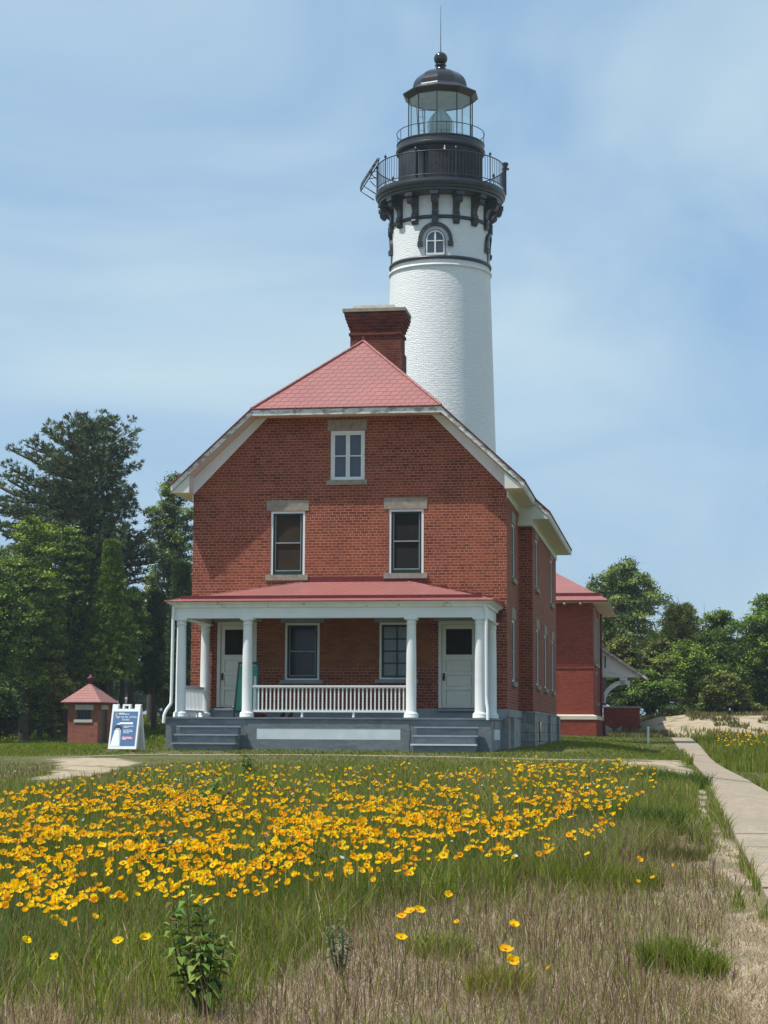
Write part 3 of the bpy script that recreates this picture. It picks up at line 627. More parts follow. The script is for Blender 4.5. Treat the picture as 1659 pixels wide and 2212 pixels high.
mb.extr([(a1-.45,-.03,zt-.42),(a1-.02,-.03,zt-.5),(a1-.08,-.03,z_e-.35),(a1-.4,-.03,z_e-.1)],(0,.028,0))
for k in range(4): mb.box(hz0-.1-.5*(k+1),hz0-.1-.5*k,-.03,-.002,zt-.17-.13*k-.05,zt+.0-.13*k-.03)
mb.build('flashing',FLASH,pr)
# railings
def railing(p0,p1,n,name='railing',lab=None,z0=1.865,z1=2.48,feet=()):
    rt=empty('railing',(p0[0],p0[1],0),math.atan2(p1[1]-p0[1],p1[0]-p0[0])); rt.parent=house
    if lab: rt['label']=lab
    Ln=math.hypot(p1[0]-p0[0],p1[1]-p0[1])
    m_=MB(); m_.box(0,Ln,-.045,.045,z1-.035,z1); m_.box(0,Ln,-.03,.03,z1-.062,z1-.035); m_.build('top_rail',WHITE,rt)
    m_=MB(); m_.box(0,Ln,-.035,.035,z0,z0+.05); m_.build('bottom_rail',WHITE,rt)
    m_=MB(); m_.box(-.015,.015,-.015,.015,z0+.05,z1-.062); b0=m_.build('baluster',WHITE,rt)
    for k in range(n):
        o=b0 if k==0 else b0.copy()
        if k: COL.objects.link(o); o.parent=rt
        o.location=(Ln*(k+.6)/(n+.2),0,0)
    for f in feet:
        m_=MB(); m_.lathe([(.03,DZ+.002),(.035,DZ+.03),(.022,DZ+.05),(.03,DZ+.08),(.03,z0-.002)],10,(f,0),caps=True); m_.build('rail_foot',WHITE,rt)
railing((2.085,-2.44),(5.675,-2.44),38,lab='long white railing across the front of the porch',feet=(1.18,2.38))
railing((.39,-.33),(.385,-2.32),15,lab='short white railing on the left side of the porch',feet=(.5,1.4))
# downspouts
def spout(pts,lab):
    m_=MB(); m_.tube(pts,.038,8); m_.build('downspout',WHITE,house,label=lab)
spout([(.235,-2.66,4.29),(.23,-2.63,4.2),(.225,-2.63,3.9),(.22,-2.64,2.25),(.215,-2.66,2.05),(.13,-2.74,1.9),(.09,-2.78,1.78),(.085,-2.79,1.6)],'white downspout at the left porch corner')
spout([(7.50,-2.66,4.29),(7.53,-2.62,4.2),(7.535,-2.62,3.9),(7.54,-2.62,2.25),(7.545,-2.63,2.1),(7.57,-2.70,1.95),(7.58,-2.73,1.7)],'white downspout at the right porch corner')
# things on the porch
def porchthing(name,lab,cat,u,v,rz=0):
    x,y=hw(u,v); return tag(empty(name,(x,y,DZ),HA+rz),lab,cat)
ea=porchthing('chalkboard_stand','black framed stand holding a green board leaning behind the left porch column','sign stand',1.68,-1.15); ea.scale=(1,1,1.17)
m_=MB()
for s_ in (-1,1): m_.hexa([(s_*.30-.02,-.1,0),(s_*.30+.02,-.1,0),(s_*.30+.02,-.06,0),(s_*.30-.02,-.06,0),(s_*.235-.02,.12,1.12),(s_*.235+.02,.12,1.12),(s_*.235+.02,.16,1.12),(s_*.235-.02,.16,1.12)])
m_.box(-.26,.26,.115,.165,1.08,1.135); m_.box(-.28,.28,-.085,-.04,.1,.14)
m_.build('frame',BLACK,ea)
m_=MB(); m_.hexa([(-.262,-.075,.15),(.262,-.075,.15),(.262,-.06,.15),(-.262,-.06,.15),(-.215,.105,1.06),(.215,.105,1.06),(.215,.12,1.06),(-.215,.12,1.06)]); m_.build('board',TEAL,ea)
m_=MB(); m_.hexa([(.155,-.08,.16),(.25,-.08,.16),(.25,-.076,.16),(.155,-.076,.16),(.15,.055,.84),(.2,.055,.84),(.2,.06,.84),(.15,.06,.84)]); m_.build('paper_sheet',WHITE,ea)
def lump(m_,cx,cy,cz,rx,ry,rz_,n=10,seed=0):
    rnd=random.Random(seed); vs=[];fs=[]; K=6
    for i in range(K+1):
        a=math.pi*i/K
        for j in range(n):
            b=2*math.pi*j/n; k=1+rnd.uniform(-.12,.12)
            vs.append((cx+rx*k*math.sin(a)*math.cos(b),cy+ry*k*math.sin(a)*math.sin(b),cz+rz_*math.cos(a)))
    for i in range(K):
        for j in range(n): fs.append((i*n+j,(i+1)*n+j,(i+1)*n+(j+1)%n,i*n+(j+1)%n))
    m_.mesh(vs,fs,0,True)
t1=porchthing('doorstop_bag','small red bag lying on the porch floor at the foot of the green board','bag',2.10,-1.8)
m_=MB(); lump(m_,0,0,.05,.22,.09,.05,seed=2); m_.build('bag_body',REDI,t1); m_=MB(); m_.tube([(-.08,0,.09),(-.05,0,.15),(.05,0,.15),(.08,0,.09)],.009,6); m_.build('strap',REDI,t1)
t1=porchthing('shoe_pair','pair of dark red shoes on the porch floor behind the railing','shoes',2.72,-1.5)
for dx in (-.1,.09):
    m_=MB(); lump(m_,dx,-.03,.05,.055,.13,.05,seed=3); lump(m_,dx,.06,.09,.05,.06,.06,seed=4); m_.build('shoe',REDI,t1)
# ------------------------------------------------------------ lighthouse
TX,TY=2.129,73.7; TZ=g1(TX,TY)
tw=tag(empty('lighthouse',(TX,TY,0)),'tall white round brick lighthouse tower with black gallery and glass lantern on top','lighthouse')
def rr(z): return 1.935+(18.95-z)*.0298
ua=lambda deg:R(-90-7.5+0+deg)      # direction facing the window
m_=MB()
m_.lathe([(rr(0)+.1,0),(rr(1.8)+.1,1.8),(rr(1.8)+.02,1.95)]+[(rr(z),z) for z in np.linspace(1.95,18.93,16)],96)
m_.lathe([(1.935,18.93),(1.90,19.05),(1.895,19.20)],96)
m_.lathe([(1.885,19.34),(1.87,20.5),(1.865,21.9)],96)
m_.build('tower_wall',WB,tw,cyl=(0,0,2.1))
m_=MB(); m_.lathe([(1.93,18.94),(1.99,18.97),(2.0,19.03),(1.93,19.07)],96); m_.lathe([(1.91,19.07),(1.905,19.24)],96); m_.build('white_moulding',WB,tw,cyl=(0,0,2))
m_=MB(); m_.lathe([(1.89,19.22),(1.97,19.235),(1.99,19.29),(1.97,19.35),(1.88,19.37)],96); m_.build('black_belt',BLACK,tw)
m_=MB(); m_.lathe([(1.86,20.80),(1.93,20.81),(1.93,20.93),(1.86,20.94)],96); m_.build('bracket_belt',BLACK,tw)
# gallery deck
m_=MB(); m_.lathe([(1.86,21.72),(2.25,21.74),(2.30,21.78),(2.36,21.80),(2.37,21.88),(2.43,21.91),(2.45,21.98),(2.51,22.03),(2.53,22.10),(2.53,22.16),(2.50,22.18),(2.50,22.24),(1.55,22.26)],96,sm=False); gd=m_.build('gallery_deck',BLACK,tw)
# bracket profile in (r,z), carved scroll shape
BP=[(1.85,20.62),(1.93,20.60),(1.99,20.66),(2.02,20.74),(1.98,20.82),(2.03,20.90),(2.03,20.99),(1.97,21.05),(1.965,21.16),(2.0,21.28),(2.08,21.38),(2.18,21.42),(2.20,21.36),(2.28,21.33),(2.37,21.40),(2.40,21.50),(2.36,21.60),(2.40,21.66),(2.40,21.745),(1.85,21.745)]
def radial(m_,prof,wd,ang,m=0):
    c,s=math.cos(ang),math.sin(ang); a=[Vector((r*c+wd/2*s,r*s-wd/2*c,z)) for r,z in prof]
    n=len(a); tri=bpy_tess(prof); b=[p+Vector((-wd*s,wd*c,0)) for p in a]
    m_.mesh(a+b,[tuple(t) for t in tri]+[tuple(n+k for k in t[::-1]) for t in tri]+[(k,n+k,n+(k+1)%n,(k+1)%n) for k in range(n)],m)
def bpy_tess(prof):
    from mathutils.geometry import tessellate_polygon
    return [tuple(t) for t in tessellate_polygon([[Vector((r,z,0)) for r,z in prof]])]
for k in range(15):
    m_=MB(); a=R(-90-7.5+24*k); radial(m_,BP,.24,a); radial(m_,[(1.9,21.60),(2.44,21.60),(2.44,21.74),(1.9,21.74)],.30,a)
    m_.build('bracket',BLACK,tw)
# windows with arched hoods
def archwin(ang,main):
    c,s=math.cos(ang),math.sin(ang)
    def pt(x,z,r): return (r*c-x*s, r*s+x*c, z)     # x tangential
    def band(r_in,r_out,zc,zb,d0,d1,m_,n=20,ext=True):
        ins=[];outs=[]
        for k in range(n+1):
            t=math.pi*k/n; ins.append((r_in*math.cos(t),zc+r_in*math.sin(t))); outs.append((r_out*math.cos(t),zc+r_out*math.sin(t)))
        if ext: ins=[(r_in,zb)]+ins+[(-r_in,zb)]; outs=[(r_out,zb)]+outs+[(-r_out,zb)]
        off=lambda x:math.sqrt(max(0,1.885**2-x*x))-1.885
        for k in range(len(ins)-1):
            a,b,c_,d=ins[k],ins[k+1],outs[k+1],outs[k]
            f=lambda p,dd:pt(p[0],p[1],1.885+off(p[0])+dd)
            m_.hexa([f(a,d0),f(b,d0),f(c_,d0),f(d,d0),f(a,d1),f(b,d1),f(c_,d1),f(d,d1)])
        return
    zc=19.98
    m_=MB(); band(.52,.655,zc,19.86,-.05,.11,m_); 
    for sx in (-1,1):
        x0=sx*.58; f=lambda x,z,dd:pt(x,z,math.sqrt(1.885**2-x*x)+dd)
        m_.hexa([f(x0-.10,19.72,-.04),f(x0+.10,19.72,-.04),f(x0+.10,19.72,.14),f(x0-.10,19.72,.14),f(x0-.10,19.9,-.04),f(x0+.10,19.9,-.04),f(x0+.10,19.9,.16),f(x0-.10,19.9,.16)])
    m_.hexa([pt(-.12,20.6,1.80),pt(.12,20.6,1.80),pt(.12,20.6,2.03),pt(-.12,20.6,2.03),pt(-.12,20.95,1.80),pt(.12,20.95,1.80),pt(.12,20.95,2.03),pt(-.12,20.95,2.03)])
    wn=m_.build('window',BLACK,tw,label='arched tower window under a black hood' if main else None)
    m_=MB(); band(.355,.385,zc,19.37,-.03,.03,m_); m_.build('black_trim',BLACK,wn)
    m_=MB(); band(.295,.354,zc,19.37,-.03,.025,m_); 
    q=lambda x,z,dd:pt(x,z,1.885+dd)
    m_.hexa([q(-.35,19.37,-.03),q(.35,19.37,-.03),q(.35,19.37,.05),q(-.35,19.37,.05),q(-.35,19.45,-.03),q(.35,19.45,-.03),q(.35,19.45,.05),q(-.35,19.45,.05)])
    m_.hexa([q(-.03,19.45,-.03),q(.03,19.45,-.03),q(.03,19.45,.04),q(-.03,19.45,.04),q(-.03,20.27,-.03),q(.03,20.27,-.03),q(.03,20.27,.04),q(-.03,20.27,.04)])
    for z in (19.9,): m_.hexa([q(-.3,z,-.02),q(.3,z,-.02),q(.3,z,.03),q(-.3,z,.03),q(-.3,z+.035,-.02),q(.3,z+.035,-.02),q(.3,z+.035,.03),q(-.3,z+.035,.03)])
    m_.build('frame',WHITE,wn)
    m_=MB(); ps=[q(.3,19.45,.012)]+[q(.3*math.cos(math.pi*k/14),zc+.3*math.sin(math.pi*k/14),.012) for k in range(15)]+[q(-.3,19.45,.012)]; m_.poly(ps); m_.build('pane',BLUEG,wn)
for k in range(4): archwin(R(-97.5+90*k),k==0)
# gallery railing
rl=empty('gallery_railing',(0,0,0)); rl.parent=tw
def ringtube(r,z,t,n=64,a0=0,a1=2*math.pi):
    m_=MB(); m_.tube([(r*math.cos(a0+(a1-a0)*k/n),r*math.sin(a0+(a1-a0)*k/n),z) for k in range(n+1)],t,6,caps=False); return m_
ringtube(2.48,23.27,.022).build('top_rail',BLACK,rl); ringtube(2.48,22.36,.018).build('bottom_rail',BLACK,rl)
m_=MB(); m_.tube([(0,0,22.36),(0,0,23.27)],.0105,5); b0=m_.build('baluster',BLACK,rl)
first=True
for k in range(110):
    if k%11==0: continue
    a=R(-90+12)+2*math.pi*k/110; o=b0 if first else b0.copy()
    if not first: COL.objects.link(o); o.parent=rl
    first=False; o.location=(2.48*math.cos(a),2.48*math.sin(a),0)
m_=MB(); m_.tube([(0,0,22.22),(0,0,23.32)],.024,6); m_.lathe([(.0,23.3),(.05,23.34),(.055,23.38),(.03,23.42),(.015,23.46),(0,23.47)],8); p0=m_.build('post',BLACK,rl)
for k in range(10):
    a=R(-90+12)+2*math.pi*k/10; o=p0 if k==0 else p0.copy()
    if k: COL.objects.link(o); o.parent=rl
    o.location=(2.48*math.cos(a),2.48*math.sin(a),0)
# watch room drum with doorway
DA0=R(-90-33); DA1=R(-90-18)
m_=MB(); nseg=96
def inr(a,lo,hi): 
    d=(a-lo)%(2*math.pi); return d<(hi-lo)
prof=[(1.64,22.2),(1.64,22.42),(1.64,23.62),(1.64,23.80)]
for j in range(nseg):
    a=2*math.pi*j/nseg-math.pi; b=2*math.pi*(j+1)/nseg-math.pi
    for k in range(3):
        if k in(0,1) and DA0-.0<=(a+b)/2<=DA1: continue
        r0,z0=prof[k];r1,z1=prof[k+1]; m_.poly([(r0*math.cos(a),r0*math.sin(a),z0),(r0*math.cos(b),r0*math.sin(b),z0),(r1*math.cos(b),r1*math.sin(b),z1),(r1*math.cos(a),r1*math.sin(a),z1)],0,True)
BLBR=brick('black_painted_brick',(.03,.032,.036),(.045,.047,.052),(.03,.03,.035),ms=.012,hdr=False,bd=.02)
m_.build('watch_room_wall',BLBR,tw,cyl=(0,0,1.64))
m_=MB(); m_.lathe([(1.63,23.78),(1.70,23.80),(1.74,23.86),(1.74,23.92),(1.70,23.95),(1.69,24.12),(1.72,24.15),(1.72,24.19),(1.3,24.22),(1.27,24.23),(1.27,24.27),(1.22,24.28)],72,sm=False); m_.build('drum_cornice',BLACK,tw)
m_=MB(); c,s=math.cos(DA0),math.sin(DA0)
for da,d2 in ((DA0,.0),(DA1,0)):
    c,s=math.cos(da),math.sin(da); sg=1 if da==DA0 else -1
    m_.poly([(1.65*c,1.65*s,22.27),(1.25*c,1.25*s,22.27),(1.25*c,1.25*s,23.64),(1.65*c,1.65*s,23.64)])
m_.build('door_jamb',paint('grey_jamb',(.30,.32,.33),.6,.1),tw)
m_=MB(); m_.poly([(1.3*math.cos(DA0-.2),1.3*math.sin(DA0-.2),22.25),(1.3*math.cos(DA1+.2),1.3*math.sin(DA1+.2),22.25),(1.3*math.cos(DA1+.2),1.3*math.sin(DA1+.2),24.15),(1.3*math.cos(DA0-.2),1.3*math.sin(DA0-.2),24.15)]); m_.build('doorway_back',BLACK,tw)
m_=MB()
for j in range(5):
    a=DA0-R(2)-R(5.2)*j; b=a-R(5.2); m_.hexa([(r*math.cos(x),r*math.sin(x),z) for z in (22.3,23.66) for r,x in ((1.66,a),(1.66,b),(1.70,b),(1.70,a))])
m_.build('door_leaf',BLACK,tw)
# lantern
la0=R(-98); LV=[(1.27,la0+R(36)*k) for k in range(10)]
m_=MB()
for r,a in LV: m_.tube([(r*math.cos(a),r*math.sin(a),24.24),(r*math.cos(a),r*math.sin(a),26.02)],.024,6)
m_.lathe([(1.30,24.24),(1.30,24.31),(1.24,24.31)],10,a0=la0,sm=False); m_.build('lantern_mullions',BLACK,tw)
m_=MB()
for k in range(10):
    a,b=LV[k][1],LV[(k+1)%10][1]; m2=MB(); m2.poly([(1.262*math.cos(a),1.262*math.sin(a),24.29),(1.262*math.cos(b),1.262*math.sin(b),24.29),(1.262*math.cos(b),1.262*math.sin(b),26.0),(1.262*math.cos(a),1.262*math.sin(a),26.0)]); m2.build('lantern_pane',CLEAR,tw)
m_=MB(); m_.lathe([(1.22,26.02),(1.28,25.99),(1.31,25.99),(1.50,26.16),(1.50,26.20),(1.13,26.41),(1.11,26.45)],10,a0=la0,sm=False)
er=m_.build('lantern_eave',BLACK,tw)
m_=MB(); m_.lathe([(1.12,26.41),(1.10,26.49)]+[(1.10*math.cos(t),26.47+.77*math.sin(t)) for t in np.linspace(.08,1.32,10)]+[(.2,27.25)],10,a0=la0,sm=False); m_.build('dome',BLACKG,tw)
m_=MB(); m_.lathe([(1.24,26.0),(.9,26.22),(.3,26.36),(0,26.38)],20); m_.build('lantern_ceiling',paint('pale_ceiling',(.52,.57,.58),.6),tw)
m_=MB(); m_.lathe([(.22,27.2),(.2,27.32),(.17,27.34),(.17,27.38),(.23,27.40),(.23,27.44),(.17,27.46)],20); m_.lathe([(.27*math.sin(t),27.70-.27*math.cos(t)) for t in np.linspace(.3,math.pi,14)],24); m_.build('ventilator_ball',BLACKG,tw)
m_=MB(); m_.tube([(0,0,27.9),(0,0,28.1),(0,0,29.86)],[.03,.018,.007],6); m_.build('lightning_rod',BLACK,tw)
ringtube(1.705,24.63,.017,48).build('upper_rail',BLACK,tw)
m_=MB()
for k in range(10):
    a=la0+R(14)+R(36)*k; m_.tube([(1.705*math.cos(a),1.705*math.sin(a),24.15),(1.705*math.cos(a),1.705*math.sin(a),24.63)],.013,5)
m_.build('upper_rail_posts',BLACK,tw)
LENS=paint('fresnel_lens_glass',(.42,.50,.44),.12,.15,spec=.7)
m_=MB(); lp=[]
for k,t in enumerate(np.linspace(0,1,15)):
    z=24.35+1.3*t; r=.40+.06*math.sin(t*3.1) if t<.5 else .46*math.cos((t-.5)*2.75); lp+=[(r-.012,z),(r+.012,z+.02)]
m_.lathe(lp,24); le=m_.build('fresnel_lens',LENS,tw)
m_=MB()
for k in range(8):
    a=k*math.pi/4; m_.tube([((.5*math.cos((t-.5)*2.75) if t>.5 else .44+.06*math.sin(t*3.1))*f*1.0 if 0 else (.50*math.cos((t-.5)*2.75) if t>.5 else .44+.06*math.sin(t*3.1))*math.cos(a),(.50*math.cos((t-.5)*2.75) if t>.5 else .44+.06*math.sin(t*3.1))*math.sin(a),24.35+1.3*t) for t in np.linspace(0,.98,9)],.014,5)
m_.build('lens_ribs',GREYL,le)
m_=MB()
for dx in (0,.22): m_.tube([(-.85+dx,-.2,24.3),(-.95+dx,.1,26.0)],.02,5)
for k in range(6): z=24.5+k*.28; m_.tube([(-.86,-.16+k*.05,z),(-.64,-.16+k*.05,z)],.012,5)
m_.build('ladder',GREYL,tw)
# panel frame hung on the gallery's left, beacon on its right
m_=MB(); a=R(180+4)
def gp3(r,z,off=0): return (r*math.cos(a)-off*math.sin(a),r*math.sin(a)+off*math.cos(a),z)
for o_ in (-.45,.45):
    m_.tube([gp3(2.42,23.5,o_),gp3(3.08,22.42,o_),gp3(2.55,22.08,o_)],.024,6); m_.tube([gp3(2.48,23.0,o_),gp3(2.78,22.92,o_)],.018,5); m_.tube([gp3(2.48,22.62,o_),gp3(2.72,22.85,o_)],.018,5)
for r_,z in ((2.42,23.5),(3.08,22.42),(2.7,23.05)): m_.tube([gp3(r_,z,-.45),gp3(r_,z,.45)],.02,6)
pf=tag(m_.build('panel_frame',BLACK,None,loc=(TX,TY,0)),'black angled solar panel frame hung outside the left of the lighthouse gallery','panel')
m_=MB(); m_.hexa([gp3(2.47,23.50,-.44),gp3(2.47,23.50,.44),gp3(3.10,22.47,.44),gp3(3.10,22.47,-.44),gp3(2.49,23.52,-.44),gp3(2.49,23.52,.44),gp3(3.12,22.49,.44),gp3(3.12,22.49,-.44)]); m_.build('solar_panel',DARKG,pf)
bl=tag(empty('beacon_lamp',(TX+2.52,TY-.1,22.2)),'small black beacon lamp on a post at the right edge of the lighthouse gallery','lamp')
m_=MB(); m_.tube([(0,0,0),(0,0,1.05)],.045,8); m_.box(-.12,.14,-.1,.1,1.02,1.06); m_.build('post',BLACK,bl)
m_=MB(); m_.lathe([(.07,1.06),(.09,1.12),(.06,1.15),(.11,1.18),(.13,1.26),(.08,1.30),(0,1.31)],14); m_.build('lamp_head',BLACK,bl)
bd=tag(empty('rail_lamp',(TX+2.48*math.cos(R(-88)),TY+2.48*math.sin(R(-88)),23.29)),'tiny pale lamp clipped to the front of the lighthouse gallery rail','lamp')
m_=MB(); m_.lathe([(.05,0),(.035,.05),(.02,.09),(.03,.12),(.015,.16),(0,.17)],10); m_.build('lamp_body',paint('pale_brass',(.5,.46,.33),.4),bd)
# ------------------------------------------------------------ second keeper house behind, to the right
FZ=1.2
fb=tag(empty('far_brick_house',(9.91,92,0),HA),'dark red painted brick house behind the first one, with white bracketed side porch','house')
fW=11;fD=10.2
m_=MB(); 
wallholes(m_,lambda a,z,d:(-d,a,z),(0,fD,2.35,7.75),[(3.3,4.5,2.98,4.4),(1.2,5.6,4.85,7.2)],depth=.12)
m_.poly([(-fW,0,2.35),(0,0,2.35),(0,0,7.75),(-fW,0,7.75)]); m_.poly([(-fW,fD,.9),(-fW,0,.9),(-fW,0,7.75),(-fW,fD,7.75)]); m_.poly([(0,fD,.9),(-fW,fD,.9),(-fW,fD,7.75),(0,fD,7.75)])
m_.box(-fW-.03,.03,-.03,fD,4.53,4.62); m_.box(-fW-.018,.018,-.018,fD,4.66,4.71)
m_.box(-fW,.13,-.13,fD,.9,2.13)
m_.build('wall',BRP,fb)
m_=MB(); m_.box(-fW,.17,-.17,fD,2.13,2.30); m_.hexa([(-fW,-.17,2.30),(.17,-.17,2.30),(.17,fD,2.30),(-fW,fD,2.30),(-fW,-.005,2.36),(.005,-.005,2.36),(.005,fD,2.36),(-fW,fD,2.36)]); m_.build('belt_course',paint('cream_belt',(.60,.53,.42),.7,.08),fb)
FTR=paint('beige_frame',(.36,.30,.26),.6,.1)
for (a0,a1,z0,z1),n in (((3.3,4.5,2.98,4.4),1),((1.2,5.6,4.85,7.2),3)):
    m_=MB(); m_.box(-.1,-.02,a0,a0+.1,z0,z1); m_.box(-.1,-.02,a1-.1,a1,z0,z1); m_.box(-.1,-.02,a0+.1,a1-.1,z1-.1,z1); m_.box(-.1,-.02,a0+.1,a1-.1,z0,z0+.07)
    for k in range(1,n): x=a0+(a1-a0)*k/n; m_.box(-.1,.06,x-.12,x+.12,z0+.07,z1-.1)
    if n>1: m_.box(-.01,.07,a0-.3,a0+.0,z0,z1+.25); m_.box(-.01,.07,a1,a1+.3,z0,z1+.25)
    wn=m_.build('window',FTR,fb); m_=MB(); m_.box(-.115,-.105,a0,a1,z0,z1); m_.build('pane',DARKG,wn)
    m_=MB(); m_.box(-.05,.09,a0-.1,a1+.1,z0-.14,z0-.002); m_.build('sill',STONE,wn)
    if n==1: m_=MB(); m_.box(-.05,.02,a0-.1,a1+.1,z1+.002,z1+.3); m_.build('lintel',STONE,wn)
m_=MB(); o=.75; pz=.58; ez=7.62
def hip(m_,x0,x1,y0,y1,z,p,mt=0):
    hy=(y1-y0)/2; top=z+p*hy; A=(x0,y0,z);B=(x1,y0,z);C=(x1,y1,z);D=(x0,y1,z);E=(x0+hy,y0+hy,top);G_=(x1-hy,y0+hy,top)
    m_.poly([A,B,G_,E],mt);m_.poly([B,C,G_],mt);m_.poly([C,D,E,G_],mt);m_.poly([D,A,E],mt)
hip(m_,-fW-o,o,-o,fD+o,ez+.1,pz); m_.poly([(-fW-o,-o,ez),(-fW-o,fD+o,ez),(o,fD+o,ez),(o,-o,ez)],2)
for a,b_ in (((-fW-o,-o),(o,-o)),((o,-o),(o,fD+o)),((-fW-o,fD+o),(-fW-o,-o))): m_.poly([(*a,ez),(*b_,ez),(*b_,ez+.1),(*a,ez+.1)],1)
fr_=m_.build('roof',[ROOF,FLASH,CREAM],fb)
m_=MB(); g=.35; m_.box(-fW-o+g,o-g,-o+g,-o+g+.03,ez+.1+pz*g,ez+.2+pz*g+.05); m_.box(o-g-.03,o-g,-o+g+.03,fD,ez+.1+pz*g,ez+.2+pz*g+.05); m_.build('roof_gutter',FLASH,fr_)
m_=MB()
for k in range(14): m_.box(-.6-k*.75,-.52-k*.75,-o+.01,-.03,ez-.09,ez-.003)
m_.build('rafter_tails',CREAM,fr_)
m_=MB(); m_.tube([(.08,8.0,7.6),(.08,8.0,1.5)],.05,8); m_.build('downspout',FLASH,fb)
# bracketed side porch
pvv=8.5; fp_=empty('side_porch',(0,pvv,0)); fp_.parent=fb
m_=MB(); m_.extr([(.02,0,4.60),(1.95,0,4.60),(.02,0,5.92)],(0,.08,0)); m_.build('gable_siding',WEATH,fp_)
m_=MB(); m_.box(.02,1.95,-.03,.12,4.37,4.52); m_.box(.02,1.95,-.05,.14,4.52,4.60); m_.box(.02,1.85,1.4,1.55,4.37,4.6); m_.box(1.85,1.97,-.02,2.9,4.37,4.6); m_.build('beam',WEATH,fp_)
m_=MB(); m_.extr([(.0,-.25,6.0),(2.4,-.25,4.34),(2.4,-.25,4.22),(.0,-.25,5.86)],(0,3.3,0)); m_.build('porch_roof',[PEEL],fp_)
m_=MB(); m_.extr([(.0,-.26,6.03),(2.42,-.26,4.36),(2.42,-.26,4.34),(.0,-.26,6.005)],(0,3.32,0)); m_.build('roof_covering',ROOF,fp_)
m_=MB(); m_.box(.22,.29,-.02,-.001,4.85,5.45); m_.build('vent_slot',BLACK,fp_)
m_=MB()
def arc(r0,r1,cx,cz,a0,a1,n=14):
    out=[(cx+r1*math.cos(a0+(a1-a0)*k/n),0,cz+r1*math.sin(a0+(a1-a0)*k/n)) for k in range(n+1)]; inn=[(cx+r0*math.cos(a0+(a1-a0)*k/n),0,cz+r0*math.sin(a0+(a1-a0)*k/n)) for k in range(n+1)]
    for k in range(n): m_.extr([out[k],out[k+1],inn[k+1],inn[k]],(0,.16,0))
arc(1.02,1.24,1.26,2.98,R(90),R(176)); m_.box(1.0,1.38,0,.16,4.0,4.365); m_.box(1.381,1.5,0,.16,3.86,4.2); m_.build('arched_bracket',WEATH,fp_)
m_=MB(); m_.box(.02,.2,-.0,2.9,2.95,4.36); m_.build('wall_post',paint('dull_post',(.16,.13,.12),.7),fp_)
m_=MB(); m_.box(.14,1.95,-.02,.22,.9,2.80); m_.box(1.73,1.95,.22,2.9,.9,2.80); m_.build('parapet_wall',BRP,fp_)
m_=MB(); m_.box(.10,2.0,-.06,.26,2.80,2.88); m_.box(1.68,2.0,.26,2.95,2.80,2.88); m_.build('coping',CONC,fp_)
m_=MB()
for k in range(4): m_.box(2.0,2.35+.28*k,.6,2.0,.9,2.05-.2*k)
m_.build('steps',CONC,fp_)
bd_=tag(empty('leaning_board',(0,0,0)),'two pale grey boards leaning on the low brick porch wall of the far house','boards'); 
bd_.location=(9.91+.989*.25+.1495*8.3, 92-.1495*.25+.989*8.3,1.40); bd_.rotation_euler=(0,0,HA)
m_=MB(); m_.hexa([(0,-.12,-.1),(.42,-.12,-.1),(.42,-.08,-.1),(0,-.08,-.1),(0,.09,.55),(.36,.09,.30),(.36,.12,.30),(0,.12,.55)]); m_.build('board',CONC,bd_)
m_=MB(); m_.hexa([(.45,-.12,-.1),(.85,-.12,-.1),(.85,-.08,-.1),(.45,-.08,-.1),(.5,.09,.30),(.85,.09,.5),(.85,.12,.5),(.5,.12,.30)]); m_.build('board',CONC,bd_)
# ------------------------------------------------------------ oil house
oh=tag(empty('oil_house',(-14.38,98.6,0),R(-16)),'tiny square red brick shed with a pyramid red metal roof beside the dark woods','shed')
s=1.64
m_=MB(); wallholes(m_,lambda a,z,d:(a-s,d,z),(0,s,.6,2.88),[(.50,1.26,2.06,2.54)],.1); wallholes(m_,lambda a,z,d:(-d,a,z),(0,s,.6,2.88),[(.50,1.14,.9,2.57)],.1)
m_.poly([(-s,s,.6),(-s,0,.6),(-s,0,2.88),(-s,s,2.88)]); m_.poly([(0,s,.6),(-s,s,.6),(-s,s,2.88),(0,s,2.88)]); m_.build('wall',BRO,oh)
m_=MB(); m_.box(.50-s,1.26-s,.04,.08,2.06,2.12);m_.box(.50-s,1.26-s,.04,.08,2.48,2.54);m_.box(.50-s,.57-s,.04,.08,2.12,2.48);m_.box(1.19-s,1.26-s,.04,.08,2.12,2.48)
for k in (.3,.55,.8): m_.box(.50-s+.76*k-.012,.50-s+.76*k+.012,.05,.075,2.12,2.48)
wn=m_.build('window',GREEN,oh); m_=MB(); m_.box(.51-s,1.25-s,.082,.09,2.07,2.53); m_.build('pane',DARKG,wn)
CS=paint('pale_concrete',(.52,.49,.41),.8,.12,4)
m_=MB(); m_.box(.39-s,1.40-s,-.02,.05,2.545,2.80); m_.build('lintel',CS,wn); m_=MB(); m_.box(.35-s,1.36-s,-.05,.05,1.91,2.055); m_.build('sill',CS,wn)
m_=MB(); m_.box(-.09,-.05,.50,1.14,.9,2.57); d_=m_.build('door',GREEN,oh); m_=MB(); m_.box(-.06,.02,.42,1.24,2.575,2.80); m_.build('lintel',CS,d_); m_=MB(); m_.box(-.049,-.03,.56,.61,1.75,1.85); m_.build('handle',BRASS,d_)
m_=MB(); o=.3; c_=-s/2; ap=(c_,s/2,3.93)
cs=[(-s-o,-o,2.93),(o,-o,2.93),(o,s+o,2.93),(-s-o,s+o,2.93)]
for k in range(4): m_.poly([cs[k],cs[(k+1)%4],ap],0)
m_.poly([(p[0],p[1],2.89) for p in cs][::-1],1)
for k in range(4): a,b_=cs[k],cs[(k+1)%4]; m_.poly([(a[0],a[1],2.89),(b_[0],b_[1],2.89),b_,a],1)
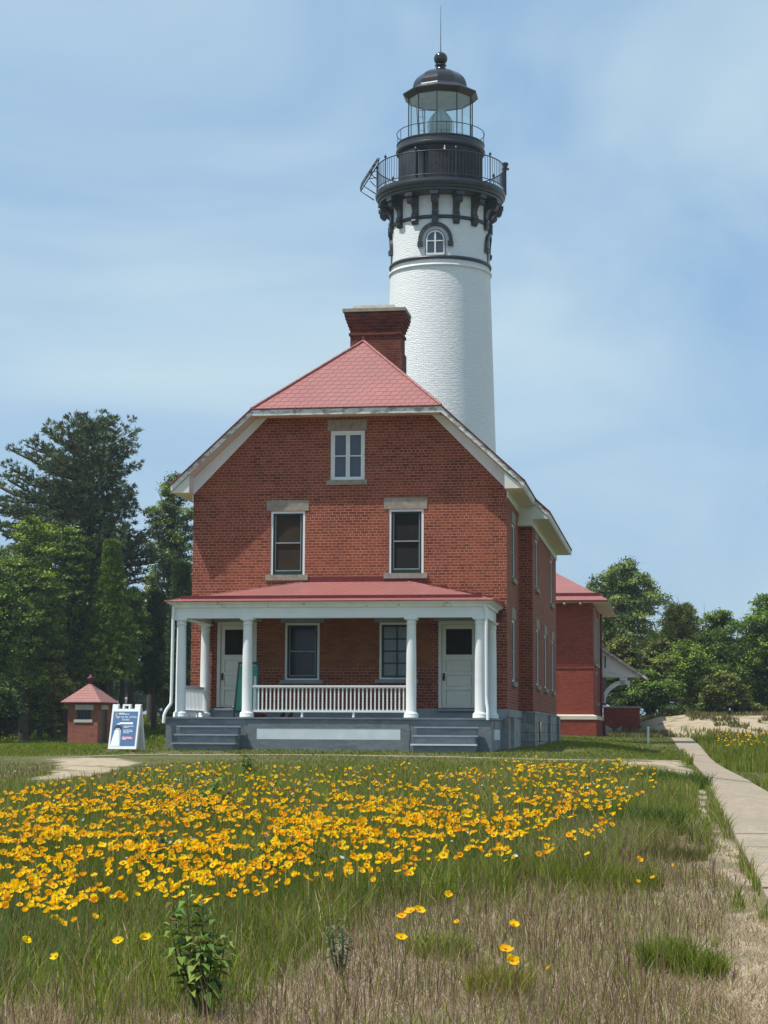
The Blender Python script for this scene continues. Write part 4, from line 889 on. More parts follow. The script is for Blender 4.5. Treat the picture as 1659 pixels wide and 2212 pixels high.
SH2=shingle('faded_red_shingle',(.36,.15,.13),w_=.22,h_=.2)
rf=m_.build('roof',[SH2,FLASH],oh)
m_=MB(); m_.lathe([(.10,3.85),(.11,4.05),(.17,4.08),(.18,4.18),(.12,4.24),(.05,4.28),(.02,4.37),(0,4.38)],14,(c_,s/2)); m_.build('ventilator',FLASH,rf)
# ------------------------------------------------------------ folding sign
sx,sy=(280-CX)/F*43.4,43.4; sz=g1(sx,sy+.3)+.04
sg=tag(empty('folding_sign',(sx,sy,sz),R(-12)),'white plastic folding sign with blue poster and white arrow, left of the porch','sign')
H_=.985; d0=.27; w2=.325
def fpn(x,h,off=0): k=math.hypot(H_,d0); return (x,-d0*(1-h/H_)-off*H_/k,h+off*d0/k)
def bpn(x,h,off=0): k=math.hypot(H_,d0); return (x,d0*(1-h/H_)+off*H_/k+.02,h+off*d0/k)
def pbox(m_,f,x0,x1,h0,h1,o0,o1): m_.hexa([f(x0,h0,o0),f(x1,h0,o0),f(x1,h0,o1),f(x0,h0,o1),f(x0,h1,o0),f(x1,h1,o0),f(x1,h1,o1),f(x0,h1,o1)])
PL_=paint('white_plastic',(.78,.79,.79),.4,.03)
for f in (fpn,bpn):
    m_=MB(); pbox(m_,f,-w2,w2,.0,.885,0,.035)
    pbox(m_,f,-w2,-w2+.13,.885,H_,0,.035); pbox(m_,f,w2-.13,w2,.885,H_,0,.035)
    for x0,x1,h0,h1 in ((-.09,-.05,.885,.955),(.05,.09,.885,.955),(-.09,.09,.955,.985)): pbox(m_,f,x0,x1,h0,h1,0,.035)
    pbox(m_,f,-w2,-w2+.03,.0,.98,-.05,0); pbox(m_,f,w2-.03,w2,0,.98,-.05,0)
    m_.build('sign_panel',PL_,sg)
def flat(m_,pts,off): m_.poly([fpn(x,h,off) for x,h in pts])
m_=MB(); flat(m_,[(-.285,.065),(.285,.065),(.285,.825),(-.285,.825)],.037); po=m_.build('poster',paint('blue_poster',(.075,.165,.32),.4,.06),sg)
WP=paint('white_print',(.82,.84,.86),.5,.02); 
m_=MB(); flat(m_,[(-.12,.545),(.155,.545),(.155,.53),(.205,.565),(.155,.60),(.155,.585),(-.12,.585)],.040); m_.build('arrow',WP,po)
m_=MB(); flat(m_,[(-.285,.066),(-.055,.066),(-.075,.42),(-.21,.42)],.0385); m_.build('tower_picture',WP,po)
m_=MB(); flat(m_,[(-.075,.066),(-.055,.066),(-.085,.42),(-.12,.42)],.0395); m_.build('tower_shade',paint('pale_teal_print',(.45,.6,.62),.5),po)
m_=MB(); flat(m_,[(-.235,.42),(-.06,.42),(-.055,.47),(-.09,.52),(-.18,.53),(-.235,.47)],.039); m_.build('gallery_picture',BLACK,po)
m_=MB(); flat(m_,[(-.20,.425),(-.09,.425),(-.10,.455),(-.19,.455)],.0395);flat(m_,[(-.185,.53),(-.10,.53),(-.11,.565),(-.17,.565)],.0395); m_.build('lantern_picture',paint('pale_blue_print',(.55,.62,.7),.5),po)
m_=MB(); flat(m_,[(-.035,.205),(.245,.205),(.245,.275),(-.035,.275)],.039); m_.build('red_notice',paint('magenta_print',(.45,.06,.14),.5),po)
m_=MB(); flat(m_,[(-.245,.735),(-.205,.72),(-.185,.755),(-.185,.79),(-.215,.805),(-.25,.785)],.039); m_.build('emblem',paint('emblem_brown',(.45,.2,.12),.5),po)
def lettering(txt,size,x,h,mat_,off=.041,align='CENTER'):
    cu=bpy.data.curves.new('lettering','FONT'); cu.body=txt; cu.size=size; cu.align_x=align; to=bpy.data.objects.new('lettering',cu); COL.objects.link(to)
    bpy.context.view_layer.update(); me=bpy.data.meshes.new_from_object(to.evaluated_get(bpy.context.evaluated_depsgraph_get())); bpy.data.objects.remove(to)
    for v in me.vertices: v.co=Vector(fpn(x+v.co.x,h+v.co.y,off))
    me.materials.clear(); me.materials.append(mat_); o=bpy.data.objects.new('lettering',me); COL.objects.link(o); o.parent=po; return o
lettering('Sign up for climbs',.068,.02,.685,WP); lettering('inside!',.068,.02,.625,WP)
m_=MB()
for h,rows in ((.785,[(-.16,-.02)]),(.765,[(-.16,.09)]),(.50,[(-.01,.07),(.08,.22)]),(.475,[(-.01,.06),(.07,.10)]),(.415,[(-.01,.04),(.05,.11),(.12,.19)]),(.385,[(-.01,.06),(.07,.12),(.13,.21)]),(.355,[(-.01,.05),(.06,.13)]),(.258,[(-.02,.06),(.07,.19)]),(.236,[(-.02,.09),(.1,.22)]),(.214,[(-.02,.08)])):
    for a,b_ in rows: flat(m_,[(a,h-.006),(b_,h-.006),(b_,h+.006),(a,h+.006)],.0405)
m_.build('small_print',WP,po)
# small post in the lawn
px,py=G(1400.5,1605.7)
pst=tag(empty('marker_post',(px,py,g1(px,py))),'thin white marker post standing alone in the lawn left of the concrete path','post')
m_=MB(); m_.tube([(0,0,-.2),(0,0,.60)],[.045,.04],8); m_.lathe([(.05,.60),(.05,.63),(.0,.65)],8); m_.build('post',WEATH,pst)
# ------------------------------------------------------------ visitors at the edge of the woods
def person(X,Y,lab,shirt,pants,ht=1.7,seed=0,armup=False):
    z=g1(X,Y); k=ht/1.7; root=tag(empty('person',(X,Y,z),R(seed*40)),lab,'person')
    J=[(0,0,.93),(0,0,1.15),(0,0,1.38),(0,0,1.47),(0,-.01,1.60),(.1,0,.88),(.11,-.02,.48),(.12,.02,.08),(.12,-.14,.03),(-.1,0,.88),(-.13,-.05,.48),(-.12,.05,.08),(-.12,-.12,.03),(.19,0,1.36),(.25,0,1.10),(.24,-.12,.88),(.24,-.16,.80),(-.19,0,1.36),(-.25,.0,1.10),(-.22,-.14,.90),(-.21,-.18,.82)]
    if armup: J[15]=(.12,-.26,1.2);J[16]=(.05,-.3,1.25)
    E_=[(0,1),(1,2),(2,3),(3,4),(0,5),(5,6),(6,7),(7,8),(0,9),(9,10),(10,11),(11,12),(2,13),(13,14),(14,15),(15,16),(2,17),(17,18),(18,19),(19,20)]
    RD=[.14,.13,.13,.055,.10,.085,.06,.042,.04,.085,.06,.042,.04,.06,.042,.033,.035,.06,.042,.033,.035]
    me=bpy.data.meshes.new('body'); me.from_pydata([tuple(c*k for c in j) for j in J],E_,[]); o=bpy.data.objects.new('body',me); COL.objects.link(o); o.parent=root; me.materials.append(paint('skin',(.38,.22,.15),.6)if 'skin' not in MATS else MATS['skin'])
    sm=o.modifiers.new('skin','SKIN'); 
    for i,r in enumerate(RD): me.skin_vertices[0].data[i].radius=(r*k*.8,r*k*.8)
    me.skin_vertices[0].data[0].use_root=True; ss=o.modifiers.new('sub','SUBSURF'); ss.levels=1; ss.render_levels=1
    m_=MB(); m_.lathe([(.125*k,.92*k),(.15*k,1.0*k),(.15*k,1.2*k),(.17*k,1.36*k),(.12*k,1.44*k),(.06*k,1.47*k)],14,caps=True)
    for s_,a in ((1,14),(-1,18)): m_.tube([(s_*.13*k,0,1.4*k),tuple(c*k for c in J[a-1]),tuple(c*k for c in J[a])],[.075*k,.07*k,.055*k],8)
    m_.build('shirt',shirt,root)
    m_=MB()
    for a in (5,9): m_.tube([tuple(c*k for c in (J[a][0],0,.97)),tuple(c*k for c in J[a]),tuple(c*k for c in J[a+1])],[.10*k,.10*k,.08*k],8)
    m_.build('shorts',pants,root)
    m_=MB(); m_.lathe([(.10*k,1.56*k),(.112*k,1.62*k),(.10*k,1.69*k),(.05*k,1.73*k),(0,1.74*k)],12,(0,.012)); m_.build('hair',paint('dark_hair',(.02,.015,.01),.6) if 'dark_hair' not in MATS else MATS['dark_hair'],root)
NAVY=paint('dark_navy_cloth',(.012,.012,.02),.8); SHG=paint('grey_shirt',(.42,.43,.46),.8); DK=paint('dark_cloth',(.02,.02,.02),.8)
def atD(x,Y): return ((x-CX)/F*Y,Y)
person(*atD(279,168),'person in a pale grey shirt with an arm raised among the visitors by the woods',SHG,DK,1.7,1,True)
person(*atD(268,170),'person in dark navy clothes left of the grey shirted visitor',NAVY,NAVY,1.65,2)
person(*atD(290,167),'person in dark top and shorts right of the grey shirted visitor',DK,NAVY,1.68,-1)
# ------------------------------------------------------------ foliage
def leafmat(name='leaf',trans=.20,rough=.55,gloss=True):
    m=bpy.data.materials.new(name); m.use_nodes=True; t=m.node_tree; t.nodes.clear(); o=t.nodes.new('ShaderNodeOutputMaterial')
    a=t.nodes.new('ShaderNodeAttribute'); a.attribute_name='Col'; d=t.nodes.new('ShaderNodeBsdfPrincipled'); d.inputs['Roughness'].default_value=rough; d.inputs['Specular IOR Level'].default_value=.3 if gloss else .1
    tr=t.nodes.new('ShaderNodeBsdfTranslucent'); hs=t.nodes.new('ShaderNodeHueSaturation'); hs.inputs['Value'].default_value=1.25; hs.inputs['Saturation'].default_value=1.1; hs.inputs['Hue'].default_value=.49
    ms=t.nodes.new('ShaderNodeMixShader'); ms.inputs[0].default_value=trans
    t.links.new(a.outputs['Color'],d.inputs['Base Color']); t.links.new(a.outputs['Color'],hs.inputs['Color']); t.links.new(hs.outputs[0],tr.inputs[0])
    t.links.new(d.outputs[0],ms.inputs[1]); t.links.new(tr.outputs[0],ms.inputs[2]); t.links.new(ms.outputs[0],o.inputs[0]); return m
LEAF=leafmat(); NEED=leafmat('needle',.12,.7); GRS=leafmat('grass_blade',.3,.6,False); PETAL=leafmat('petal',.45,.6,False)
BARK=paint('bark',(.075,.058,.045),.9,.3,4,.02); BARKG=paint('grey_bark',(.14,.125,.11),.9,.25,4,.02)
def unit(v): return v/np.maximum(np.linalg.norm(v,axis=-1,keepdims=True),1e-9)
def leaves(cent,nrm,size,rng,asp=.55):
    n=len(cent); t=unit(np.cross(nrm,rng.normal(size=(n,3)))); b=np.cross(nrm,t); s=size[:,None]
    V=np.stack([cent-t*s*.5,cent+b*s*asp*.5+nrm*s*.06,cent+t*s*.5,cent-b*s*asp*.5+nrm*s*.06],1)
    return V
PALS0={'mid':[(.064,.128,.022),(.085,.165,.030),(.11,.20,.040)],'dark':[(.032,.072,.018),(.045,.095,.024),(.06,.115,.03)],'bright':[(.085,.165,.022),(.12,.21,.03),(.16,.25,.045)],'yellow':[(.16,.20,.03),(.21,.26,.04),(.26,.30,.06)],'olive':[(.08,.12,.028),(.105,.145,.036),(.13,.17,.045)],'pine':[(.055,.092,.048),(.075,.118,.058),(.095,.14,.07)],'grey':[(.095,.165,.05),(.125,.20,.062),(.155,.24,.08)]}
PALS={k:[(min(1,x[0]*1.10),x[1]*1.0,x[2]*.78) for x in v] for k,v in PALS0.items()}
def fin(name,lab,X,Y,z,V,col,tm,matL,group='trees around the lighthouse clearing',bark=None,cat='tree'):
    root=tag(empty(name,(X,Y,z)),lab,cat,group)
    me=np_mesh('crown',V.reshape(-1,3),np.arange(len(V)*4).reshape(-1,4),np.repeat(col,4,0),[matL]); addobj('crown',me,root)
    tm.build('trunk',bark or BARK,root); return root
def dtree(name,lab,x,Y,top,hw,pal='mid',seed=1,low=.10,nl=15,dens=1.0,leaf=.2,sink=0.,lean=0,squash=1.0,trunk=True,gap=0.0,cat='tree'):
    rng=np.random.default_rng(seed); X=(x-CX)/F*Y; z0=g1(X,Y)-sink; H=EYE+(1588+ .0052*(x-829.5)-top)/F*Y-z0; rw=hw*1.18/F*Y; nl=int(nl*1.35)
    zc0=H*low; ch=H-zc0; C=np.array([lean*.5,0,zc0+ch*.52]); 
    lob=[];
    for k in range(nl*6):
        d=unit(rng.normal(size=3)); p=C+d*np.array([rw*.74,rw*.6,ch*.40])*rng.uniform(.35,1.0)**.7
        r=rng.uniform(.28,.46)*min(rw,ch*.6)*(1.0-.35*max(0,(p[2]-C[2])/(ch*.5)))
        if all(np.linalg.norm(p-q)>(r+s_)*.62 for q,s_ in lob): lob.append((p,r))
        if len(lob)>=nl: break
    for t_ in (-.75,-.4,0,.35,.62,.84): rr_=(1-.62*abs(t_)**1.6)*.44*min(rw,ch*.5); lob.append((C+np.array([rng.uniform(-.25,.25)*rw*(1-abs(t_)),rng.uniform(-.2,.2)*rw,t_*(ch*.5-.1*rr_)-(rr_*.5 if t_>.8 else 0)]),rr_))
    V=[];Cc=[];P_=np.array(PALS[pal])
    tm=MB(); 
    if trunk: tm.tube([(0,0,-.3),(lean*.1,0,zc0*.6),(lean*.25,0,zc0+ch*.25),(lean*.5,0,zc0+ch*.6)],[.022*H+.06,.018*H+.05,.012*H+.03,.04],8)
    for p,r in lob:
        st=np.array([lean*.2,0,min(p[2]-.3*r,zc0+ch*.4)*.8]); mid=(st+p)/2+np.array([0,0,-.12*r]); tm.tube([tuple(st),tuple(mid),tuple(p)],[.009*H+.02,.006*H+.015,.015],6)
        ncl=int(26*dens*(r/1.2)**1.4)+10
        d=unit(rng.normal(size=(ncl,3))+np.array([0,0,.35])); cp=p+d*r*rng.uniform(.72,1.12,(ncl,1))*np.array([1,1,.85*squash])
        for q in range(0,ncl,4): tm.tube([tuple(p),tuple((p+cp[q])/2+np.array([0,0,.05])),tuple(cp[q])],[.02,.014,.006],4,caps=False)
        for c_,dd in zip(cp,d):
            nlv=int(rng.integers(38,64)); cr=rng.uniform(.26,.56)*(.5+.35*min(r,2.0))
            off=rng.normal(size=(nlv,3))*np.array([cr*.55,cr*.55,cr*.26]); pos=c_+off
            nn=unit(rng.normal(size=(nlv,3))*.8+np.array([0,0,.9])+dd*.4)
            V.append(leaves(pos,nn,rng.uniform(.6,1.2,nlv)*leaf*.84,rng))
            hl=rng.random()<(.42 if dd[2]>.15 else .10); base=(np.array((P_[2][0]*1.5,P_[2][1]*1.42,P_[2][2]*1.25)) if hl else P_[rng.integers(0,3)]*rng.uniform(.45,.95)); Cc.append(base*rng.uniform(.75,1.3,(nlv,1))*np.array([1,1,1]))  # new-leaf tint on upper clumps doubles as painted sun highlight; others darkened as shade
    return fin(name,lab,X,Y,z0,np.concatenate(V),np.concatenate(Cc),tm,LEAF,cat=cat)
def needletuft(pos,dirs,rng,L_,n=9,w_=.028):
    k=len(pos); p=np.repeat(pos,n,0); d=unit(np.repeat(dirs,n,0)+rng.normal(size=(k*n,3))*.55); s=unit(np.cross(d,rng.normal(size=(k*n,3))))*w_; l=L_*rng.uniform(.7,1.2,(k*n,1))
    return np.stack([p-s*.3,p+d*l*.5-s,p+d*l,p+d*l*.5+s],1)
def pine(name,lab,x,Y,top,seed,prof,low=.3,nb=150,pal='pine',L_=.34,up=.25,zs=1.0,dx=0.,lay=0,td=9):
    rng=np.random.default_rng(seed); X=(x-CX)/F*Y; z0=g1(X,Y); H=EYE+(1588-top)/F*Y-z0; tm=MB()
    tm.tube([(0,0,-.3),(dx*.2,0,H*.4),(dx*.6,0,H*.75),(dx,0,H*.985)],[.024*H,.018*H,.010*H,.02],9)
    V=[];Cc=[];P_=np.array(PALS[pal])
    for k in range(nb):
        f=low+(1-low)*((k+.5)/nb)**.9; f=(round(f/lay)*lay+rng.normal(0,lay*.12)) if lay else f; f=min(max(f,low),.99); az=k*2.39996+rng.uniform(-.3,.3); Ln=prof(f,math.cos(az))*rng.uniform(.72,1.12)
        if Ln<.25: Ln=.25
        h0=f*H; dirh=np.array([math.cos(az),math.sin(az),0]); m=max(4,int(Ln/.38)); u_=up+ .9*max(0,f-.8)*3
        path=[np.array([dx*f,0,h0])+dirh*Ln*t+np.array([0,0,u_*Ln*t*t*zs+ .05*Ln*math.sin(t*5+k)-.10*Ln*t*(1-f)]) for t in np.linspace(0,1,m+1)]
        if k%2==0 or Ln>3: tm.tube([tuple(p) for p in path[::max(1,m//4)]],[max(.012,.018*Ln*(1-j/(m))) for j in range(len(path[::max(1,m//4)]))],5,caps=False)
        side=np.cross(dirh,[0,0,1])
        for j in range(1,m+1):
            t=j/m
            if t<.25 and rng.random()<.7: continue
            wd=.30*Ln*(1-t*.6)*min(1,t*2.2)+.22; nt_=int(3+wd*td)
            sp=rng.uniform(-1,1,nt_)
            pos=path[j]+side*(sp*wd)[:,None]+dirh*(-np.abs(sp)*wd*.5+rng.uniform(-.2,.2,nt_))[:,None]+np.array([0,0,1])*rng.uniform(-.05,.16,nt_)[:,None]
            dr=unit(dirh*.7+side*sp[:,None]*.8+np.array([0,0,.55]))
            V.append(needletuft(pos,dr,rng,L_)); b_=P_[rng.integers(0,3)]*rng.uniform(.85,1.2); Cc.append(np.tile(b_,(nt_*9,1))*rng.uniform(.7,1.3,(nt_*9,1)))
    return fin(name,lab,X,Y,z0,np.concatenate(V),np.concatenate(Cc),tm,NEED)
def conif(name,lab,x,Y,top,hw,seed,pal='dark',low=.08,droop=-.25,nb=170,pw=.8,L_=.3):
    rw=hw/F*Y; return pine(name,lab,x,Y,top,seed,lambda f,c:rw*min(1,((1-f)/(1-low))**pw+.05),low,nb,pal,L_,droop,.6)
def prof_wp(f,c):
    R_=np.interp(f,[.3,.45,.52,.6,.64,.70,.76,.80,.85,.90,.95,1.0],[1.8,2.6,4.2,4.0,2.2,3.0,2.2,2.0,3.3,2.9,1.9,.8]); L__=np.interp(f,[.3,.5,.6,.7,.78,.84,.88,.93,.97,1.0],[2,3.5,5.2,6.2,6.0,5.4,3.6,2.6,1.5,.8]); k=(c+1)/2; return R_*k+L__*(1-k)
pine('white_pine','large old white pine with layered spreading branches rising above the left woods',193,112,921,5,prof_wp,.28,200,'pine',.30,.20,lay=.036,td=7)
dtree('tall_poplar','tall loose leafed tree with bare forking limbs between the white pine and the brick house',378,118,1008,62,'grey',11,.42,15,.8,.2,lean=-.4)
conif('cedar_tree','smooth cone shaped green cedar in front of the white pine',240,107,1178,66,21,'bright',.30,-.05,300,.85,.2)
conif('dark_spruce','dark slender spruce close to the left wall of the brick house',392,108,1225,46,22,'dark',.12,-.3,170)
conif('dark_spruce','shaded spruce with bare lower trunk right of the green cedar',338,112,1290,44,23,'dark',.30,-.3,150)
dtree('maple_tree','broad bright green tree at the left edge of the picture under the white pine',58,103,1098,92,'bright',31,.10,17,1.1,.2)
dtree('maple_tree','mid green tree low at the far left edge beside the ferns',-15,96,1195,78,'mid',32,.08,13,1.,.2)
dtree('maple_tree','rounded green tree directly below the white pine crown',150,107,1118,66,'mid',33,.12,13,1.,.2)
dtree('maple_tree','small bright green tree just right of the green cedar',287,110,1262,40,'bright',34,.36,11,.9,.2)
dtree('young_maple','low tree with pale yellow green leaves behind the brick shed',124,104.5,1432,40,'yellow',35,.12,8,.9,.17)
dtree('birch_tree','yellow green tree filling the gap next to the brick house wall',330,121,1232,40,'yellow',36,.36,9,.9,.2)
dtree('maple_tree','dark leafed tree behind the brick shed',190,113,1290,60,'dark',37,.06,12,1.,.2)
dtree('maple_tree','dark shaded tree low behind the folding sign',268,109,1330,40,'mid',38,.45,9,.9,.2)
dtree('maple_tree','shaded tree at the left edge below the bright green one',92,106,1330,60,'dark',39,.05,12,1.,.2)
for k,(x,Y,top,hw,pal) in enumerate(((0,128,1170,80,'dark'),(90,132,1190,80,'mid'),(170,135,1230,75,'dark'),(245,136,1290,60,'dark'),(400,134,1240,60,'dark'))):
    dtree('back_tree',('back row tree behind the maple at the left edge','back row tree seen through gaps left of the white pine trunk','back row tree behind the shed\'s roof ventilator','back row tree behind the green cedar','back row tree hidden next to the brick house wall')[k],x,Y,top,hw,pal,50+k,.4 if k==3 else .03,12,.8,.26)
for k,(x,Y,top,hw) in enumerate(((230,215,1420,70),(300,222,1430,70),(370,218,1420,70),(150,210,1420,80))):
    dtree('far_tree',('dark far tree left of the visitors beyond the gravel track','dark far tree right of the visitors beyond the gravel track','dark far tree showing beside the left porch downspout','dark far tree hidden behind the brick shed')[k],x,Y,top,hw,'dark',70+k,.02,9,.6,.4)
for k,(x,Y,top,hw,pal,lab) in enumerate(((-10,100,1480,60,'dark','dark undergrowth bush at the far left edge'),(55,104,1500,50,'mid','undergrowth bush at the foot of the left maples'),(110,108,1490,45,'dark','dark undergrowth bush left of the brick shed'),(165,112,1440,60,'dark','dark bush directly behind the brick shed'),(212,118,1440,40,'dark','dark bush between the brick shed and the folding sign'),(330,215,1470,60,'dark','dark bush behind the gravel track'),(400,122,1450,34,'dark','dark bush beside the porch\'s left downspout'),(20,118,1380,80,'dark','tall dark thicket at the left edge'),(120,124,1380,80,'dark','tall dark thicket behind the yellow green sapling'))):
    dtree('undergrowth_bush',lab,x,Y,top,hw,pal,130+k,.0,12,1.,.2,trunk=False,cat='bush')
# right side
dtree('poplar_tree','tallest rounded green tree rising behind the far brick house',1352,124,1198,86,'grey',81,.22,17,1.1,.22)
dtree('poplar_tree','small crown showing just right of the far house roof',1285,138,1252,34,'grey',82,.4,8,1.,.24)
pine('jack_pine','scraggly pine to the right of the tallest poplar',1468,117,1322,83,lambda f,c:2.1*(1-f)**.6+.3,.35,90,'olive',.34,.35)
dtree('oak_tree','large dark oak at the right edge of the picture',1660,106,1282,95,'mid',84,.1,17,1.1,.2)
dtree('oak_tree','leafy oak left of the one at the picture\'s right edge',1562,112,1312,50,'mid',85,.1,12,1.,.2)
dtree('oak_tree','rounded olive tree below the scraggly pine',1425,114,1378,58,'olive',86,.08,12,1.,.2)
dtree('oak_tree','bright green bushy tree in the middle of the right thicket',1492,109,1388,56,'bright',87,.06,13,1.1,.19)
dtree('oak_tree','olive green tree beside the white side porch',1345,112,1372,55,'olive',88,.06,12,1.,.2)
dtree('oak_tree','low bush reaching the sandy bank near the path end',1405,106,1450,60,'mid',89,.03,11,1.,.19)
dtree('oak_tree','low shaded bush on the sandy bank, right of the path end',1560,105,1452,56,'olive',90,.03,11,1.,.19)
dtree('oak_tree','low bush under the oak at the right edge',1640,108,1440,52,'bright',91,.03,10,1.,.19)
dtree('oak_tree','thin topped tree in the gap left of the right hand oaks',1536,124,1352,40,'grey',92,.1,9,.8,.22)
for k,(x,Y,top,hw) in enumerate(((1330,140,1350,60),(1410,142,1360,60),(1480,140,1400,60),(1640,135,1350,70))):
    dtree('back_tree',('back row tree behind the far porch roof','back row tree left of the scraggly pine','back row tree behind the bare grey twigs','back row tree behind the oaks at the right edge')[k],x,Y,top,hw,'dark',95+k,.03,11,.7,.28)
for k,(x,Y,top,hw,pal,lab) in enumerate(((1352,107,1512,30,'dark','low dark shrub against the sandy bank behind the porch wall'),(1452,104,1528,44,'dark','low dark juniper spreading over the top of the sandy bank'),(1520,106,1520,36,'mid','rounded shrub on the bank above the meadow flowers'),(1610,105,1518,44,'olive','olive shrub on the bank near the right edge'))):
    dtree('bank_shrub',lab,x,Y,top,hw,pal,110+k,.0,9,1.,.17,trunk=False,cat='shrub')
# bare tree
rng=np.random.default_rng(4); bx_,by_=atD(1512,118); bt=MB(); bt.tube([(0,0,-.3),(.1,0,3.2)],[.1,.07],6)
for k in range(34):
    h=rng.uniform(2.2,5.0); a=rng.uniform(0,6.28); l=rng.uniform(1.0,2.4); p0_=(.1+.05*math.cos(a),.05*math.sin(a),min(h,4.6)); p1_=(p0_[0]+l*.35*math.cos(a),p0_[1]+l*.35*math.sin(a),p0_[2]+l*.5); p2_=(p1_[0]+l*.3*math.cos(a+.4),p1_[1]+l*.3*math.sin(a+.4),p1_[2]+l*.6)
    bt.tube([p0_,p1_,p2_],[.03,.018,.008],4,caps=False)
bt.tube([(.1,0,3.2),(.05,0,5.6)],[.07,.015],5)
bro=tag(empty('bare_tree',(bx_,by_,g1(bx_,by_))),'leafless grey tree showing as thin twigs above the right thicket','tree','trees around the lighthouse clearing'); bt.build('branches',BARKG,bro)
# ------------------------------------------------------------ grass
def blades(Xb,Yb,Hh,Wd,col,rng,bend=.35,zoff=0):
    n=len(Xb); Zb=gh(Xb,Yb)+zoff; a=rng.uniform(0,2*np.pi,n); la=rng.uniform(0,2*np.pi,n); lb=rng.uniform(0,1,n)*bend
    B=np.stack([Xb,Yb,Zb-.01],-1); S=np.stack([np.cos(a),np.sin(a)*.4,np.zeros(n)],-1)*Wd[:,None]*.5
    Ld=np.stack([np.cos(la),np.sin(la),np.zeros(n)],-1)*(lb*Hh)[:,None]; Up=np.zeros((n,3));Up[:,2]=Hh
    V=np.stack([B-S,B+S,B+Up*.55+Ld*.3+S*.75,B+Up*.55+Ld*.3-S*.75, B+Up*.97+Ld,B+Up*.97+Ld+S*.15],1)
    i=np.arange(n)[:,None]*6; Q=np.concatenate([i+np.array([[0,1,2,3]]),i+np.array([[3,2,5,4]])],0)
    return V.reshape(-1,3),Q,np.repeat(col,6,0)
def gpal(n,rng,P_,w=None):
    P_=np.array(P_); P_=np.where((P_[:,1]>P_[:,0]*.99)[:,None],P_*np.array([1.34,1.14,.9]),P_*np.array([1.02,1.0,1.0])); return P_[rng.choice(len(P_),n,p=w)]*rng.uniform(.7,1.3,(n,1))
rng=np.random.default_rng(77)
def sampleXY(n,y0,y1,x0=-90,x1=1750):
    yy=rng.uniform(y0,y1,n); b=yy-1588; Yd=4200*1.35/(b+85); xx=rng.uniform(x0,x1,n); return (xx-CX)/F*Yd,Yd
GR=[(.085,.145,.022),(.12,.185,.030),(.16,.22,.045),(.20,.20,.08),(.10,.12,.05)]
DRYP=[(.38,.30,.21),(.27,.20,.13),(.18,.12,.085),(.34,.29,.16),(.15,.18,.055)]
def stuff(name,parts,mat_,lab=None,cat=None):
    Vs=[];Qs=[];Cs=[];o=0
    for V,Q,C in parts: Vs.append(V);Qs.append(Q+o);Cs.append(C);o+=len(V)
    ob=addobj(name,np_mesh(name,np.concatenate(Vs),np.concatenate(Qs),np.concatenate(Cs),[mat_])); return tag(ob,lab,cat,kind='stuff')
def pathmask(Xb,Yb):
    li=np.interp(Yb,[p[1] for p in Lf[::-1]],[p[0] for p in Lf[::-1]]); ri=np.interp(Yb,[p[1] for p in Rt[::-1]],[p[0] for p in Rt[::-1]]); return (Xb>li-.02)&(Xb<ri+.02)
def hmask(Xb,Yb):
    u=(Xb-PLx)*math.cos(HA)+(Yb-PLy)*math.sin(HA); v=-(Xb-PLx)*math.sin(HA)+(Yb-PLy)*math.cos(HA); return (u>.0)&(u<W+.4)&(v>-2.7)&(v<DEP+.1)|((u>.45)&(u<1.95)&(v>-3.55)&(v<0))|((u>5.93)&(u<7.4)&(v>-3.55)&(v<0))
wfx=[p[0] for p in wl]; wf0=[p[1] for p in wl]
def wmask(Xb,Yb): y0=np.interp(Xb,wfx,wf0); return (Yb>y0-.03)&(Yb<y0+.65)&(Xb>wfx[0])&(Xb<wfx[-1])
parts=[]; 
n=620000; Xb,Yb=sampleXY(n,1638,2330); sd_=soft(SAND1,Xb,Yb,.5,11)|soft(SAND2,Xb,Yb,.35,21); dr=soft(DRY,Xb,Yb,.8,31); cl=fbm(Xb*1.6,Yb*1.1,41); cl2=fbm(Xb*.5,Yb*.35,45)
dn=n/(1840*692.)/((Yb/4200)*(Yb**2/5670)); tgt=np.where(dr,520+500*(cl>.55),1500*(.6+.8*cl)); keep=(rng.random(n)<tgt/dn)&~pathmask(Xb,Yb)&~wmask(Xb,Yb)&~hmask(Xb,Yb)&(Yb<42.4)&(~sd_|((rng.random(n)<.10)))&((cl>.28)|(rng.random(n)<.5))
Xb,Yb,dr,cl,cl2,sd_=[a[keep] for a in (Xb,Yb,dr,cl,cl2,sd_)]; n=len(Xb)
Hh=rng.uniform(.12,.34,n)*(.75+.6*cl2)*np.interp(Yb,[8,12,27,34,38,42],[.85,1,.85,.45,.22,.16])*(1-.65*sstep(24,29,Yb)*sstep(2.4,4.2,-Xb)); Hh=np.where(dr,Hh*.46,Hh*np.interp(Yb,[8,11,14],[.6,.7,1]))*np.where(sd_,.35,1)
edge=np.clip((Xb/Yb*4200+829.5-1380)/120,0,1); Hh=Hh*(1-.35*edge)
Wd=rng.uniform(.004,.009,n)*(.6+Yb/24)
gcol=gpal(n,rng,GR,[.27,.28,.22,.13,.10]); dcol=gpal(n,rng,DRYP,[.24,.24,.22,.12,.18]); gm=(dr&(rng.random(n)<.58))|(~dr&(rng.random(n)<.16+.3*(cl2<.38)))
col=np.where(gm[:,None],dcol,gcol)*(.8+.45*cl[:,None])
parts.append(blades(Xb,Yb,Hh,Wd*np.where(dr,.8,1),col,rng,.75))
n2=90000; X2,Y2=sampleXY(n2,1800,2330); k2=~pathmask(X2,Y2)&(soft(DRY,X2,Y2,.8,31)|soft(SAND2,X2,Y2,.35,21)&(fbm(X2*3,Y2*2,55)>.45)); X2,Y2=X2[k2],Y2[k2]; n2=len(X2)
